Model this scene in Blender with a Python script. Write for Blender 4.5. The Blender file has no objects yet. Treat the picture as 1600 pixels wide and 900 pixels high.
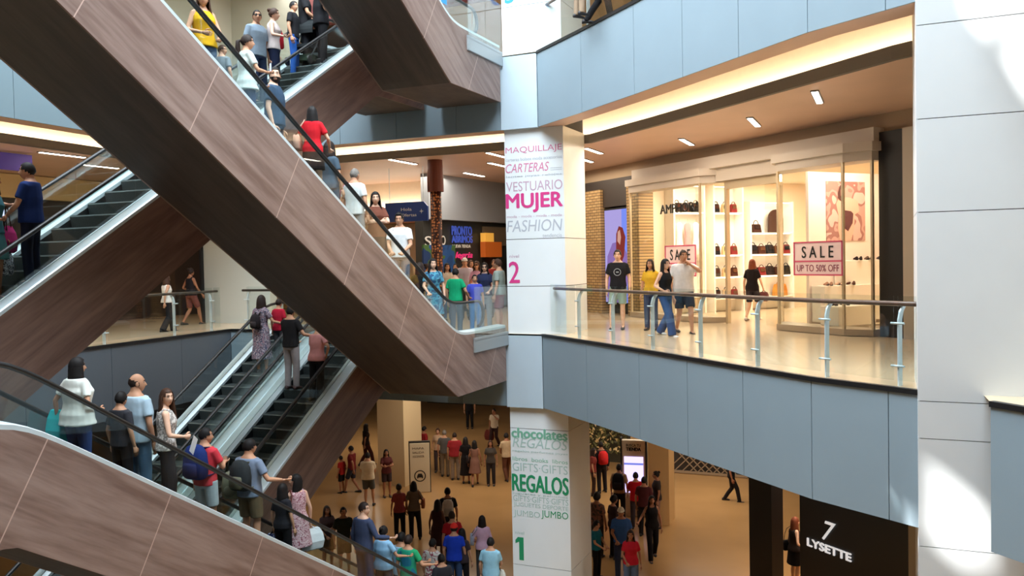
import bpy, bmesh, math, random
import numpy as np
from math import sin, cos, tan, atan, atan2, radians, pi, sqrt, exp, log
from mathutils import Vector, Matrix
random.seed(7)
sc = bpy.context.scene
COL = sc.collection

# ------------------------------------------------------------------ camera, light, exposure
FOC, EYE = 1350.0, 1.65                       # focal length in pixels of a 1600 wide frame, eye height above the middle floor
YAW, PITCH, ROLL = radians(23.5), radians(-1.8), radians(1.2)
FW = np.array([-sin(YAW)*cos(PITCH), cos(YAW)*cos(PITCH), sin(PITCH)])
_r0 = np.array([cos(YAW), sin(YAW), 0.0]); _u0 = np.cross(_r0, FW)
RT = _r0*cos(ROLL) - _u0*sin(ROLL); UP = _u0*cos(ROLL) + _r0*sin(ROLL)
CP = np.array([0, 0, EYE])
cam_d = bpy.data.cameras.new('camera'); cam = bpy.data.objects.new('camera', cam_d); COL.objects.link(cam)
cam_d.sensor_width = 36; cam_d.lens = 36*FOC/1600; cam_d.clip_end = 300
cam.matrix_world = Matrix(((RT[0], UP[0], -FW[0], 0), (RT[1], UP[1], -FW[1], 0), (RT[2], UP[2], -FW[2], EYE), (0, 0, 0, 1)))
sc.camera = cam

def ray(px, py): return FW + RT*(px-800)/FOC - UP*(py-450)/FOC
def onz(px, py, z): d = ray(px, py); return CP + d*((z-CP[2])/d[2])
def onx(px, py, x): d = ray(px, py); return CP + d*((x-CP[0])/d[0])
def ony(px, py, y): d = ray(px, py); return CP + d*((y-CP[1])/d[1])
def onp(px, py, p0, n): d = ray(px, py); p0 = np.array(p0, float); n = np.array(n, float); return CP + d*(((p0-CP)@n)/(d@n))

sc.view_settings.view_transform = 'Standard'; sc.view_settings.look = 'None'
sc.view_settings.exposure = 0.12; sc.view_settings.gamma = 1.0; sc.view_settings.use_curve_mapping = False
sc.cycles.max_bounces = 7; sc.cycles.diffuse_bounces = 4; sc.cycles.glossy_bounces = 3
sc.cycles.transparent_max_bounces = 24; sc.cycles.caustics_reflective = False; sc.cycles.caustics_refractive = False
sc.cycles.sample_clamp_indirect = 6.0

world = bpy.data.worlds.new('sky'); sc.world = world; world.use_nodes = True
bg = world.node_tree.nodes['Background']; bg.inputs[0].default_value = (0.72, 0.86, 1.0, 1); bg.inputs[1].default_value = 0.5

def area(name, loc, size, power, color, rot=(0, 0, 0), spread=180):
    l = bpy.data.lights.new(name, 'AREA'); l.shape = 'RECTANGLE'; l.size, l.size_y = size
    l.energy = power; l.color = color; l.spread = radians(spread)
    o = bpy.data.objects.new(name, l); o.location = loc; o.rotation_euler = rot; COL.objects.link(o); return o
SKY = area('skylight', (-5.5, 8.5, 15.5), (17, 13), 11500, (0.82, 0.93, 1.0))
SUN_DIR = Vector((0.45, 0.42, -0.80)).normalized()
sun_d = bpy.data.lights.new('sun', 'SUN'); sun_d.energy = 13.0; sun_d.angle = radians(.4); sun_d.color = (1.0, 0.97, 0.92)
sun = bpy.data.objects.new('sun', sun_d); COL.objects.link(sun)
sun.rotation_euler = SUN_DIR.to_track_quat('-Z', 'Y').to_euler()

# ------------------------------------------------------------------ helpers
def S(r, g, b):
    f = lambda c: (c/12.92 if c <= 0.04045 else ((c+0.055)/1.055)**2.4)
    return (f(r/255), f(g/255), f(b/255))

_M = {}
def mat(name, col, rough=0.6, metal=0.0, var=0.0, scale=8.0, bump=0.0, emit=None, spec=0.5):
    if name in _M: return _M[name]
    m = bpy.data.materials.new(name); m.use_nodes = True; nt = m.node_tree; b = nt.nodes['Principled BSDF']
    b.inputs['Base Color'].default_value = (*col, 1); b.inputs['Roughness'].default_value = rough
    b.inputs['Metallic'].default_value = metal; b.inputs['Specular IOR Level'].default_value = spec
    if emit: b.inputs['Emission Color'].default_value = (*emit[0], 1); b.inputs['Emission Strength'].default_value = emit[1]
    if var or bump:
        tc = nt.nodes.new('ShaderNodeTexCoord'); n = nt.nodes.new('ShaderNodeTexNoise'); n.inputs['Scale'].default_value = scale
        nt.links.new(tc.outputs['Object'], n.inputs['Vector'])
        if var:
            r = nt.nodes.new('ShaderNodeValToRGB'); r.color_ramp.elements[0].position = .3; r.color_ramp.elements[1].position = .7
            r.color_ramp.elements[0].color = (*[c*(1-var) for c in col], 1); r.color_ramp.elements[1].color = (*[min(1, c*(1+var)) for c in col], 1)
            nt.links.new(n.outputs['Fac'], r.inputs[0]); nt.links.new(r.outputs[0], b.inputs['Base Color'])
        if bump:
            bp = nt.nodes.new('ShaderNodeBump'); bp.inputs['Strength'].default_value = bump; bp.inputs['Distance'].default_value = .02
            nt.links.new(n.outputs['Fac'], bp.inputs['Height']); nt.links.new(bp.outputs[0], b.inputs['Normal'])
    _M[name] = m; return m

def cloth(col, kind=''):
    key = 'fabric_%d_%d_%d%s' % (*[int(c*999) for c in col], kind)
    if key in _M: return _M[key]
    m = mat(key, col, .9, 0, .06, 14, .12, spec=.2)
    return m

def pattern(name, cols, scale=18.0):
    """printed fabric: blotches of several colours"""
    if name in _M: return _M[name]
    m = bpy.data.materials.new(name); m.use_nodes = True; nt = m.node_tree; b = nt.nodes['Principled BSDF']; b.inputs['Roughness'].default_value = .85
    tc = nt.nodes.new('ShaderNodeTexCoord'); n = nt.nodes.new('ShaderNodeTexNoise'); n.inputs['Scale'].default_value = scale; n.inputs['Detail'].default_value = 1
    r = nt.nodes.new('ShaderNodeValToRGB'); r.color_ramp.interpolation = 'CONSTANT'
    nt.links.new(tc.outputs['Object'], n.inputs['Vector']); nt.links.new(n.outputs['Fac'], r.inputs[0]); nt.links.new(r.outputs[0], b.inputs['Base Color'])
    k = len(cols)
    while len(r.color_ramp.elements) < k: r.color_ramp.elements.new(.5)
    for i, c in enumerate(cols):
        e = r.color_ramp.elements[i]; e.position = 0 if i == 0 else .36 + .28*(i-.5)/(k-1); e.color = (*c, 1)
    _M[name] = m; return m

def wood(name, c0, c1, slope, seam=None, rough=.45, off=0.0):
    """wood laminate whose grain runs along an incline in the Y-Z plane; thin pale joints across it"""
    if name in _M: return _M[name]
    m = bpy.data.materials.new(name); m.use_nodes = True; nt = m.node_tree; L = nt.links; b = nt.nodes['Principled BSDF']
    b.inputs['Roughness'].default_value = rough
    tc = nt.nodes.new('ShaderNodeTexCoord'); mp = nt.nodes.new('ShaderNodeVectorRotate'); mp.rotation_type = 'X_AXIS'
    mp.inputs['Angle'].default_value = atan(slope)
    L.new(tc.outputs['Object'], mp.inputs['Vector'])
    sx = nt.nodes.new('ShaderNodeVectorMath'); sx.operation = 'MULTIPLY'; sx.inputs[1].default_value = (5.0, .55, 6.0)
    L.new(mp.outputs[0], sx.inputs[0])
    n1 = nt.nodes.new('ShaderNodeTexNoise'); n1.inputs['Scale'].default_value = 1.0; n1.inputs['Detail'].default_value = 3; n1.inputs['Distortion'].default_value = .6
    n2 = nt.nodes.new('ShaderNodeTexNoise'); n2.inputs['Scale'].default_value = 5.0; n2.inputs['Detail'].default_value = 3
    L.new(sx.outputs[0], n1.inputs['Vector']); L.new(sx.outputs[0], n2.inputs['Vector'])
    ad = nt.nodes.new('ShaderNodeMath'); ad.operation = 'MULTIPLY_ADD'; ad.inputs[1].default_value = .35
    L.new(n2.outputs['Fac'], ad.inputs[0]); L.new(n1.outputs['Fac'], ad.inputs[2])
    r = nt.nodes.new('ShaderNodeValToRGB'); r.color_ramp.elements[0].position = .48; r.color_ramp.elements[1].position = .86
    r.color_ramp.elements[0].color = (*c0, 1); r.color_ramp.elements[1].color = (*c1, 1)
    L.new(ad.outputs[0], r.inputs[0]); out = r.outputs[0]
    if seam:
        sp = nt.nodes.new('ShaderNodeSeparateXYZ'); L.new(mp.outputs[0], sp.inputs[0])
        a = nt.nodes.new('ShaderNodeMath'); a.operation = 'ADD'; a.inputs[1].default_value = 40+off; L.new(sp.outputs['Y'], a.inputs[0])
        w = nt.nodes.new('ShaderNodeMath'); w.operation = 'MODULO'; w.inputs[1].default_value = seam; L.new(a.outputs[0], w.inputs[0])
        lt = nt.nodes.new('ShaderNodeMath'); lt.operation = 'LESS_THAN'; lt.inputs[1].default_value = .014; L.new(w.outputs[0], lt.inputs[0])
        mx = nt.nodes.new('ShaderNodeMixRGB'); mx.inputs['Color2'].default_value = (*[min(1, c*1.7) for c in c1], 1)
        L.new(lt.outputs[0], mx.inputs['Fac']); L.new(out, mx.inputs['Color1']); out = mx.outputs[0]
    L.new(out, b.inputs['Base Color']); _M[name] = m; return m

def glass(name, tint=(.86, .95, .93), refl=.16, rough=.02):
    if name in _M: return _M[name]
    m = bpy.data.materials.new(name); m.use_nodes = True; nt = m.node_tree; L = nt.links; nt.nodes.remove(nt.nodes['Principled BSDF'])
    o = nt.nodes['Material Output']; t = nt.nodes.new('ShaderNodeBsdfTransparent'); t.inputs[0].default_value = (*tint, 1)
    g = nt.nodes.new('ShaderNodeBsdfGlossy'); g.inputs['Roughness'].default_value = rough
    lw = nt.nodes.new('ShaderNodeLayerWeight'); f = nt.nodes.new('ShaderNodeMath'); f.operation = 'POWER'; f.inputs[1].default_value = 4.0; L.new(lw.outputs['Facing'], f.inputs[0])
    a = nt.nodes.new('ShaderNodeMath'); a.operation = 'MULTIPLY_ADD'; a.inputs[1].default_value = .6; a.inputs[2].default_value = refl*.15; a.use_clamp = True
    L.new(f.outputs[0], a.inputs[0]); x = nt.nodes.new('ShaderNodeMixShader'); L.new(a.outputs[0], x.inputs[0]); L.new(t.outputs[0], x.inputs[1]); L.new(g.outputs[0], x.inputs[2])
    L.new(x.outputs[0], o.inputs[0]); _M[name] = m; return m

def glow(name, col, strength):
    if name in _M: return _M[name]
    m = bpy.data.materials.new(name); m.use_nodes = True; nt = m.node_tree; nt.nodes.remove(nt.nodes['Principled BSDF'])
    e = nt.nodes.new('ShaderNodeEmission'); e.inputs[0].default_value = (*col, 1); e.inputs[1].default_value = strength
    nt.links.new(e.outputs[0], nt.nodes['Material Output'].inputs[0]); _M[name] = m; return m

def brick(name, c1, c2, mortar, axis, w=.24, h=.085):
    """running bond on an upright face whose horizontal direction is axis"""
    if name in _M: return _M[name]
    m = bpy.data.materials.new(name); m.use_nodes = True; nt = m.node_tree; L = nt.links; b = nt.nodes['Principled BSDF']; b.inputs['Roughness'].default_value = .8
    tc = nt.nodes.new('ShaderNodeTexCoord'); d = nt.nodes.new('ShaderNodeVectorMath'); d.operation = 'DOT_PRODUCT'; d.inputs[1].default_value = tuple(axis)
    sp_ = nt.nodes.new('ShaderNodeSeparateXYZ'); c = nt.nodes.new('ShaderNodeCombineXYZ'); L.new(tc.outputs['Object'], d.inputs[0]); L.new(tc.outputs['Object'], sp_.inputs[0])
    L.new(d.outputs['Value'], c.inputs[0]); L.new(sp_.outputs['Z'], c.inputs[1])
    t = nt.nodes.new('ShaderNodeTexBrick'); t.inputs['Color1'].default_value = (*c1, 1); t.inputs['Color2'].default_value = (*c2, 1); t.inputs['Mortar'].default_value = (*mortar, 1)
    t.inputs['Scale'].default_value = 1; t.inputs['Brick Width'].default_value = w; t.inputs['Row Height'].default_value = h; t.inputs['Mortar Size'].default_value = .012
    L.new(c.outputs[0], t.inputs['Vector']); L.new(t.outputs[0], b.inputs['Base Color']); _M[name] = m; return m

class MB:
    """collects faces and links them as ONE mesh object"""
    def __init__(s): s.v = []; s.f = []; s.mi = []; s.cur = 0
    def add(s, vs, fs):
        o = len(s.v); s.v.extend([tuple(map(float, p)) for p in vs]); s.f.extend([tuple(i+o for i in f) for f in fs]); s.mi.extend([s.cur]*len(fs)); return s
    def box(s, a, b):
        (x0, y0, z0), (x1, y1, z1) = a, b
        return s.add([(x0, y0, z0), (x1, y0, z0), (x1, y1, z0), (x0, y1, z0), (x0, y0, z1), (x1, y0, z1), (x1, y1, z1), (x0, y1, z1)],
                     [(0, 3, 2, 1), (4, 5, 6, 7), (0, 1, 5, 4), (1, 2, 6, 5), (2, 3, 7, 6), (3, 0, 4, 7)])
    def obox(s, o, u, v, w):
        """box from corner o along three edge vectors"""
        o, u, v, w = (np.array(q, float) for q in (o, u, v, w))
        if np.dot(np.cross(u, v), w) < 0: u, v = v, u
        P = [o, o+u, o+u+v, o+v]; P += [p+w for p in P]
        return s.add(P, [(0, 3, 2, 1), (4, 5, 6, 7), (0, 1, 5, 4), (1, 2, 6, 5), (2, 3, 7, 6), (3, 0, 4, 7)])
    def prism(s, poly, ext):
        """closed polygon extruded along a vector"""
        n = len(poly); e = np.array(ext, float); P = [np.array(p, float) for p in poly]
        nn = sum(np.cross(P[i], P[(i+1) % n]) for i in range(n))
        if nn @ e < 0: P = P[::-1]
        return s.add(P+[p+e for p in P], [tuple(range(n-1, -1, -1)), tuple(range(n, 2*n))]+[(i, (i+1) % n, n+(i+1) % n, n+i) for i in range(n)])
    def loft(s, rings, caps=True, closed=True):
        n = len(rings[0]); vs = [p for r in rings for p in r]; fs = []
        for k in range(len(rings)-1):
            for i in range(n if closed else n-1):
                j = (i+1) % n; fs.append((k*n+i, k*n+j, (k+1)*n+j, (k+1)*n+i))
        if caps: fs.append(tuple(range(n-1, -1, -1))); fs.append(tuple((len(rings)-1)*n+i for i in range(n)))
        return s.add(vs, fs)
    def tube(s, pts, rad, n=10, ref=(1, .13, .07), caps=True):
        """tube through points; radius a number or one per point, each a number or (a, b)"""
        P = [np.array(p, float) for p in pts]; rings = []; m = len(P)
        R = rad if isinstance(rad, (list,)) else [rad]*m
        for i in range(m):
            t = P[min(i+1, m-1)]-P[max(i-1, 0)]; t = t/(np.linalg.norm(t)+1e-9)
            a = np.array(ref, float); a = a-t*(a@t)
            if np.linalg.norm(a) < .2: a = np.array((.1, 1, .2)); a = a-t*(a@t)
            a /= np.linalg.norm(a); b = np.cross(t, a)
            ra, rb = R[i] if isinstance(R[i], tuple) else (R[i], R[i])
            rings.append([P[i]+a*ra*cos(2*pi*k/n)+b*rb*sin(2*pi*k/n) for k in range(n)])
        return s.loft(rings, caps)
    def ball(s, c, r, n=10, m=6):
        rx, ry, rz = r if isinstance(r, tuple) else (r, r, r); rings = []
        for i in range(1, m):
            a = -pi/2+pi*i/m; rings.append([(c[0]+rx*cos(a)*cos(2*pi*k/n), c[1]+ry*cos(a)*sin(2*pi*k/n), c[2]+rz*sin(a)) for k in range(n)])
        return s.loft(rings)
    def mesh(s, name, mats, smooth=False):
        me = bpy.data.meshes.new(name); me.from_pydata(s.v, [], s.f); 
        for m in (mats if isinstance(mats, (list, tuple)) else [mats]): me.materials.append(m)
        if any(s.mi): me.polygons.foreach_set('material_index', s.mi)
        if smooth: me.polygons.foreach_set('use_smooth', [True]*len(s.f))
        me.update(); return me
    def build(s, name, mats, parent=None, smooth=False, kind=None):
        o = bpy.data.objects.new(name, s.mesh(name, mats, smooth)); COL.objects.link(o)
        if parent is not None: o.parent = parent
        if kind: o['kind'] = kind
        return o

def tag(o, label, cat, group=None, kind=None):
    o['label'] = label; o['category'] = cat
    if group: o['group'] = group
    if kind: o['kind'] = kind
    return o
def empty(name, loc=(0, 0, 0), rz=0.0):
    o = bpy.data.objects.new(name, None); o.location = loc; o.rotation_euler = (0, 0, rz); o.empty_display_size = .2; COL.objects.link(o); return o
def bevel(o, w=.01, seg=2):
    b = o.modifiers.new('bevel', 'BEVEL'); b.width = w; b.segments = seg; b.limit_method = 'ANGLE'; return o
def copy_tree(o, parent=None):
    c = o.copy(); COL.objects.link(c)
    if parent is not None: c.parent = parent
    for ch in list(o.children): copy_tree(ch, c)
    return c
def word(name, text, o, u, v, w, h, m, parent=None, bold=0.0, shear=0.0, depth=.004, keep=False):
    """lettering fitted to a w x h box whose lower left corner is o, running along u with up v"""
    cu = bpy.data.curves.new(name, 'FONT'); cu.body = text; cu.shear = shear; cu.extrude = .01; cu.resolution_u = 3
    t = bpy.data.objects.new('tmp', cu); COL.objects.link(t)
    me = bpy.data.meshes.new_from_object(t.evaluated_get(bpy.context.evaluated_depsgraph_get()))
    bpy.data.objects.remove(t); bpy.data.curves.remove(cu)
    co = np.empty(len(me.vertices)*3); me.vertices.foreach_get('co', co); co = co.reshape(-1, 3)
    mn, mx = co.min(0), co.max(0); sx = w/(mx[0]-mn[0]); sy = h/(mx[1]-mn[1])
    u, v, o = (np.array(q, float) for q in (u, v, o)); u /= np.linalg.norm(u); v /= np.linalg.norm(v); nn = np.cross(u, v)
    P = o + np.outer((co[:, 0]-mn[0])*sx, u) + np.outer((co[:, 1]-mn[1])*sy, v) + np.outer((co[:, 2]-mn[2])/max(1e-6, mx[2]-mn[2])*depth, nn)
    if bold:                                      # heavier strokes: the same outlines laid side by side
        F = [tuple(f.vertices) for f in me.polygons]; k = bold*min(w, h*3); n = len(P); shifts = [(-k, 0), (0, 0), (k, 0), (0, k*.6), (0, -k*.6)]
        g = MB()
        for i, (a, c) in enumerate(shifts): g.add(P+u*a+v*c+nn*.0007*i, F)
        bpy.data.meshes.remove(me); me = g.mesh(name, m)
    else: me.vertices.foreach_set('co', P.ravel())
    me.name = name; me.materials.clear(); me.materials.append(m); me.update()
    ob = bpy.data.objects.new(name, me); COL.objects.link(ob)
    if parent is not None: ob.parent = parent
    return ob

# ------------------------------------------------------------------ materials of the place
WHITE = mat('white_cladding', S(226, 232, 236), .35, 0, .015, 2)
BAND = mat('pale_blue_cladding', S(176, 192, 204), .4, 0, .015, 2)
FASC = mat('blue_grey_panel', S(136, 153, 164), .38, 0, .02, 1.5)
DARKG = mat('dark_grey_panel', S(92, 100, 108), .5)
GAP = mat('dark_joint', S(38, 40, 44), .8)
BLACK = mat('black_rubber', S(20, 20, 22), .45)
STEEL = mat('brushed_steel', S(206, 220, 226), .42, .3, .03, 3)
TRIM = mat('silver_trim', S(160, 168, 172), .4, .4)
RAILW = mat('brown_handrail', S(96, 70, 58), .35)
CREAM = mat('cream_plaster', S(236, 220, 196), .7, 0, .02)
COPPER = mat('copper_ceiling', S(212, 180, 160), .42, .05, .05, .8)
SLATE = mat('grey_ceiling_edge', S(98, 94, 90), .6)
BEIGE = mat('beige_wall', S(200, 178, 142), .6, 0, .03)
BEIGED = mat('grey_beige_wall', S(170, 162, 146), .6)
PALE = mat('pale_wall', S(196, 202, 196), .6)
INK = mat('near_black', S(24, 24, 26), .5)
GL = glass('clear_glass', (.95, .98, .975), .3); GLG = glass('green_tint_glass', (.93, .975, .965), .45); GLS = glass('shop_glass', (.96, .97, .95), .1)
WARM = (1.0, .74, .45)
LAMP = glow('warm_white_tube', (1, .86, .72), 14)
COVE = glow('cove_tube', (1, .86, .66), 26)
FLOOR2 = mat('cream_stone_floor', S(205, 182, 150), .16, 0, .03, .7)
FLOOR1 = mat('tan_stone_floor', S(178, 138, 90), .22, 0, .08, .6)
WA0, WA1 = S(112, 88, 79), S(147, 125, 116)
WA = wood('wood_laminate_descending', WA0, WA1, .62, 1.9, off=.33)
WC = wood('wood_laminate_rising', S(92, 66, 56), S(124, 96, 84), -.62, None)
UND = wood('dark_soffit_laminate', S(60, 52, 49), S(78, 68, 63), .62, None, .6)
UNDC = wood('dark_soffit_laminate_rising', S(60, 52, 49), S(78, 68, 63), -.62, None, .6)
# ------------------------------------------------------------------ the building
H, FH = 6.25, 1.65                            # storey height, depth of the slab edge
RX = [(-7.05, 17.85), (-5.6, 16.58), (-4.15, 15.25), (-3.05, 14.2), (-2.0, 13.2), (-.95, 12.2), (0.0, 11.55), (.36, 11.3)]
RX2 = [(1.02, 10.68), (2.2, 9.45), (3.4, 8.25), (4.6, 7.05), (6.0, 5.6)]
LEFT = [(-14.85, 2.6), (-15.0, 5.0), (-15.15, 7.2), (-15.3, 9.4), (-15.45, 11.6), (-15.6, 13.8), (-15.75, 16.0), (-15.9, 17.9)]
BACK = [(-15.9, 17.9), (-13.9, 17.9), (-12.3, 17.9), (-10.7, 17.9), (-9.1, 17.9), (-7.95, 17.9)]
OPEN = LEFT + BACK[1:] + RX + [(.34, 11.22), (1.0, 11.22)] + RX2 + [(6.0, 2.6)]

def off(path, d):
    """polyline moved d away from the opening"""
    out = []; n = len(path)
    for i in range(n):
        ns = []
        for a, b in ((i-1, i), (i, i+1)):
            if a < 0 or b >= n: continue
            e = np.array(path[b])-np.array(path[a]); e /= np.linalg.norm(e); ns.append(np.array([-e[1], e[0]]))
        m = sum(ns); m /= np.linalg.norm(m); k = d/max(.4, m@ns[0]); out.append(tuple(np.array(path[i])+m*k))
    return out

def slab(name, z, m, d=0.0, flip=False):
    """level with the hole of the atrium"""
    bm = bmesh.new(); inner = off(LEFT+BACK[1:]+RX+RX2+[(6.0, 2.6)], d) if d else OPEN
    for loop in ([(-34, -9), (13, -9), (13, 46), (-34, 46)], inner):
        vs = [bm.verts.new((x, y, z)) for x, y in loop]
        for i in range(len(vs)): bm.edges.new((vs[i], vs[(i+1) % len(vs)]))
    bmesh.ops.triangle_fill(bm, use_beauty=True, edges=bm.edges[:], normal=(0, 0, -1 if flip else 1))
    me = bpy.data.meshes.new(name); bm.to_mesh(me); bm.free(); me.materials.append(m)
    o = bpy.data.objects.new(name, me); COL.objects.link(o); o['kind'] = 'structure'; return o

mb = MB().box((-34, -9, -6.6), (13, 46, -6.25)); mb.build('floor', FLOOR1, kind='structure')
slab('floor', 0, FLOOR2); slab('floor', H, FLOOR2)

def panels(name, path, zt, zb, m, gap=.012, first=0):
    """cladding panels with open joints before a dark backing, one mesh"""
    g = MB(); inner = off(path, .05); g.cur = 0
    for i in range(len(path)-1):
        a, b = np.array(path[i]), np.array(path[i+1]); e = (b-a)/np.linalg.norm(b-a)
        a2, b2 = a+e*gap/2, b-e*gap/2; nn = np.array([-e[1], e[0]])*.03
        P = [a2, b2, b2+nn, a2+nn]; g.prism([(p[0], p[1], zb) for p in P], (0, 0, zt-zb))
    g.cur = 1
    for i in range(len(path)-1):
        a, b = inner[i], inner[i+1]
        g.add([(a[0], a[1], zb+.01), (b[0], b[1], zb+.01), (b[0], b[1], zt-.01), (a[0], a[1], zt-.01)], [(0, 1, 2, 3)])
    return g.build(name, [m, GAP], kind='structure')

def strip(g, path, d0, z0, d1, z1):
    p, q = off(path, d0), off(path, d1)
    for i in range(len(path)-1):
        g.add([(*p[i], z0), (*p[i+1], z0), (*q[i+1], z1), (*q[i], z1)], [(0, 1, 2, 3)])
    return g

def ring(g, path, d0, d1, z0, z1):
    """bar of rectangular section running along the edge"""
    p, q = off(path, d0), off(path, d1)
    for i in range(len(path)-1):
        P = [p[i], p[i+1], q[i+1], q[i]]; g.prism([(a[0], a[1], z0) for a in P], (0, 0, z1-z0))
    return g

tn = 0
for z in (0, H, 2*H):
    for path, m in ((LEFT, mat('teal_grey_panel', S(116, 134, 142), .45) if z else DARKG), (BACK, FASC), (RX, FASC), (RX2, FASC)):
        tn += 1; panels('trim_%d' % tn, path, z-.05, z-FH, m)
        tn += 1; ring(MB(), path, -.02, .06, z-.05, z+.012).build('trim_%d' % tn, BLACK, kind='structure')
    for path in (LEFT+BACK[1:]+RX, RX2):
        # soffit, cove recess and the edge of the lower ceiling
        tn += 1; g = MB(); strip(g, path, .03, z-FH, .5, z-FH); strip(g, path, .5, z-FH, .5, z-FH+.03); g.cur = 1
        strip(g, path, .5, z-FH+.1, .56, z-FH+.1); g.cur = 2
        strip(g, path, .56, z-FH+.1, .56, z-FH+.62); strip(g, path, .56, z-FH+.62, 1.95, z-FH+.62); strip(g, path, 1.95, z-FH+.62, 1.95, z-FH)
        g.build('trim_%d' % tn, [COPPER, GAP, CREAM], kind='structure')
        tn += 1; ring(MB(), path, 1.62, 1.72, z-FH-.22, z-FH-.02).build('trim_%d' % tn, SLATE, kind='structure')
    if z: slab('ceiling', z-FH-.2, COPPER, 1.7, True)
    else: slab('ceiling', -FH-.02, BEIGED, .5, True)

# cove light tubes lying on the ceiling edge
def cove(path, z, label, grp='warm light tubes hidden in the ceiling coves'):
    o = ring(MB(), path, 1.76, 1.82, z-FH-.12, z-FH-.06).build('cove_light', COVE); return tag(o, label, 'light')
cove([BACK[-1]]+RX, H, 'long warm cove light above the walkway before the shoe shop')
cove(BACK, H, 'long warm cove light in the far ceiling behind the big escalator')
cove(LEFT, H, 'long warm cove light above the left hand gallery')

# unseen area lights added under the slab to brighten the lower storey
for i, (x, y, p) in enumerate(((-13, 26, 150), (-6, 28, 230), (-1, 22, 120), (-20, 32, 150), (-9, 37, 180), (-20, 20, 70))):
    area('lower_hall_fill', (x, y, -2.0), (4, 4), p, (1, .89, .74))
for i, (x, y, p) in enumerate(((-4.6, 19.2, 150), (-8.5, 24, 90), (-20, 11, 170), (-12, 23, 110), (-18.5, 21, 50))):
    area('gallery_fill', (x, y, 4.3), (3, 2), p, (1, .84, .64), (0, 0, radians(-40)))  # invisible fill added for the galleries, no fitting modelled
for x, y, p in ((-16, 22, 160), (-19, 12, 70)):
    area('upper_gallery_fill', (x, y, 10.4), (4, 3), p, (1, .9, .78))  # added fill for the upper gallery, unseen and without a fitting

# walls far behind the galleries
MB().box((-34, 45.9, -6.25), (13, 46.2, 13)).build('wall_back', BEIGED, kind='structure')
MB().box((-34.2, -9, -6.25), (-33.9, 46, 13)).build('wall_left', DARKG, kind='structure')
MB().box((12.9, -9, -6.25), (13.2, 46, 13)).build('wall_right', BEIGE, kind='structure')
MB().box((-34, -9.2, -6.25), (13, -8.9, 13)).build('wall_front', BEIGED, kind='structure')

# unseen roof added to mask the sun; its holes shape the sun patches
def sun_mask_hole(pts):
    out = []
    for p in pts:
        t = (26.0-p[2])/(-SUN_DIR.z); out.append((p[0]-SUN_DIR.x*t, p[1]-SUN_DIR.y*t))
    return out
PY = 11.13
holes = [sun_mask_hole([ony(*q, PY) for q in ((1452, 725), (1500, 758), (1546, 800), (1546, 872), (1500, 880), (1446, 838))]),
         sun_mask_hole([ony(*q, PY) for q in ((1490, -60), (1590, -60), (1600, 20), (1572, 30), (1530, 52), (1505, 20))]),
         sun_mask_hole([ony(*q, PY) for q in ((1580, 50), (1640, 30), (1650, 160), (1600, 150), (1566, 90))])]
fn = (.643, .766, 0)
for poly in (((1232, 738), (1268, 742), (1278, 800), (1232, 775)), ((1290, 742), (1312, 748), (1316, 800), (1292, 790)), ((1336, 742), (1378, 760), (1420, 790), (1416, 830), (1336, 806))):
    holes.append(sun_mask_hole([onp(*q, (-.95, 12.2, 0), fn) for q in poly]))
bm = bmesh.new()
for loop in [[(-60, -60), (60, -60), (60, 60), (-60, 60)]]+holes:
    vs = [bm.verts.new((x, y, 26.0)) for x, y in loop]
    for i in range(len(vs)): bm.edges.new((vs[i], vs[(i+1) % len(vs)]))
bmesh.ops.triangle_fill(bm, use_beauty=True, edges=bm.edges[:], normal=(0, 0, -1))
me = bpy.data.meshes.new('ceiling'); bm.to_mesh(me); bm.free(); me.materials.append(mat('sun_mask', S(215, 225, 232), .8))
o = bpy.data.objects.new('ceiling', me); COL.objects.link(o); o['kind'] = 'structure'  # added sun mask, out of view above the atrium

# white column between the galleries: stacked panels with joints, banded at each slab
cx0, cx1, cy0, cy1 = -7.92, -6.51, 17.95, 19.4
g = MB()
zs = [(-6.25, -5.3), (-5.29, -2.16), (-2.15, -1.66), (0, 1.07), (1.08, 2.13), (2.14, 4.6), (6.25, 7.33), (7.34, 8.4), (8.41, 10.8)]
for a, b in zs: g.box((cx0, cy0, a), (cx1, cy1, b-.004))
g.cur = 1; g.box((cx0+.02, cy0+.02, -6.25), (cx1-.02, cy1-.02, 12)); g.cur = 2
g.box((cx0-.02, 17.84, -1.66), (-7.06, 19.3, -.04)); g.box((cx0-.02, 17.84, H-1.66), (-7.06, 19.3, H-.04))
g.build('wall_column', [WHITE, GAP, BAND], kind='structure')
g = MB()
zz = [-6.25, -4.5, -3.15, -1.82, -.54, -.10, 2.11, 3.19, 4.27, 5.35, 6.43, 8.6, 12]
for a, b in zip(zz, zz[1:]): g.box((.32, 11.15, a+.01), (3.2, 12.6, b))
g.cur = 1; g.box((.34, 11.17, -6.25), (3.18, 12.58, 12))
g.build('wall_pier', [WHITE, GAP], kind='structure')

# ------------------------------------------------------------------ escalators
SL = .62
def soft(t, w=.10): return t if t > 30*w else w*log(1+exp(max(-60, t/w)))
class Prof:
    """height of the balustrade trim along Y; sign +1 falls towards +Y, -1 climbs"""
    def __init__(s, sign, zlow, ys=0.0): s.sign, s.z, s.ys = sign, zlow, ys
    def trim(s, y):
        q = y-s.ys
        if s.sign < 0: q = 20.98-q
        t = SL*(15.42-q)
        return s.z + .2 + soft(t) - soft(t-H)
    def tread(s, y): return s.trim(y)-.2

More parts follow.
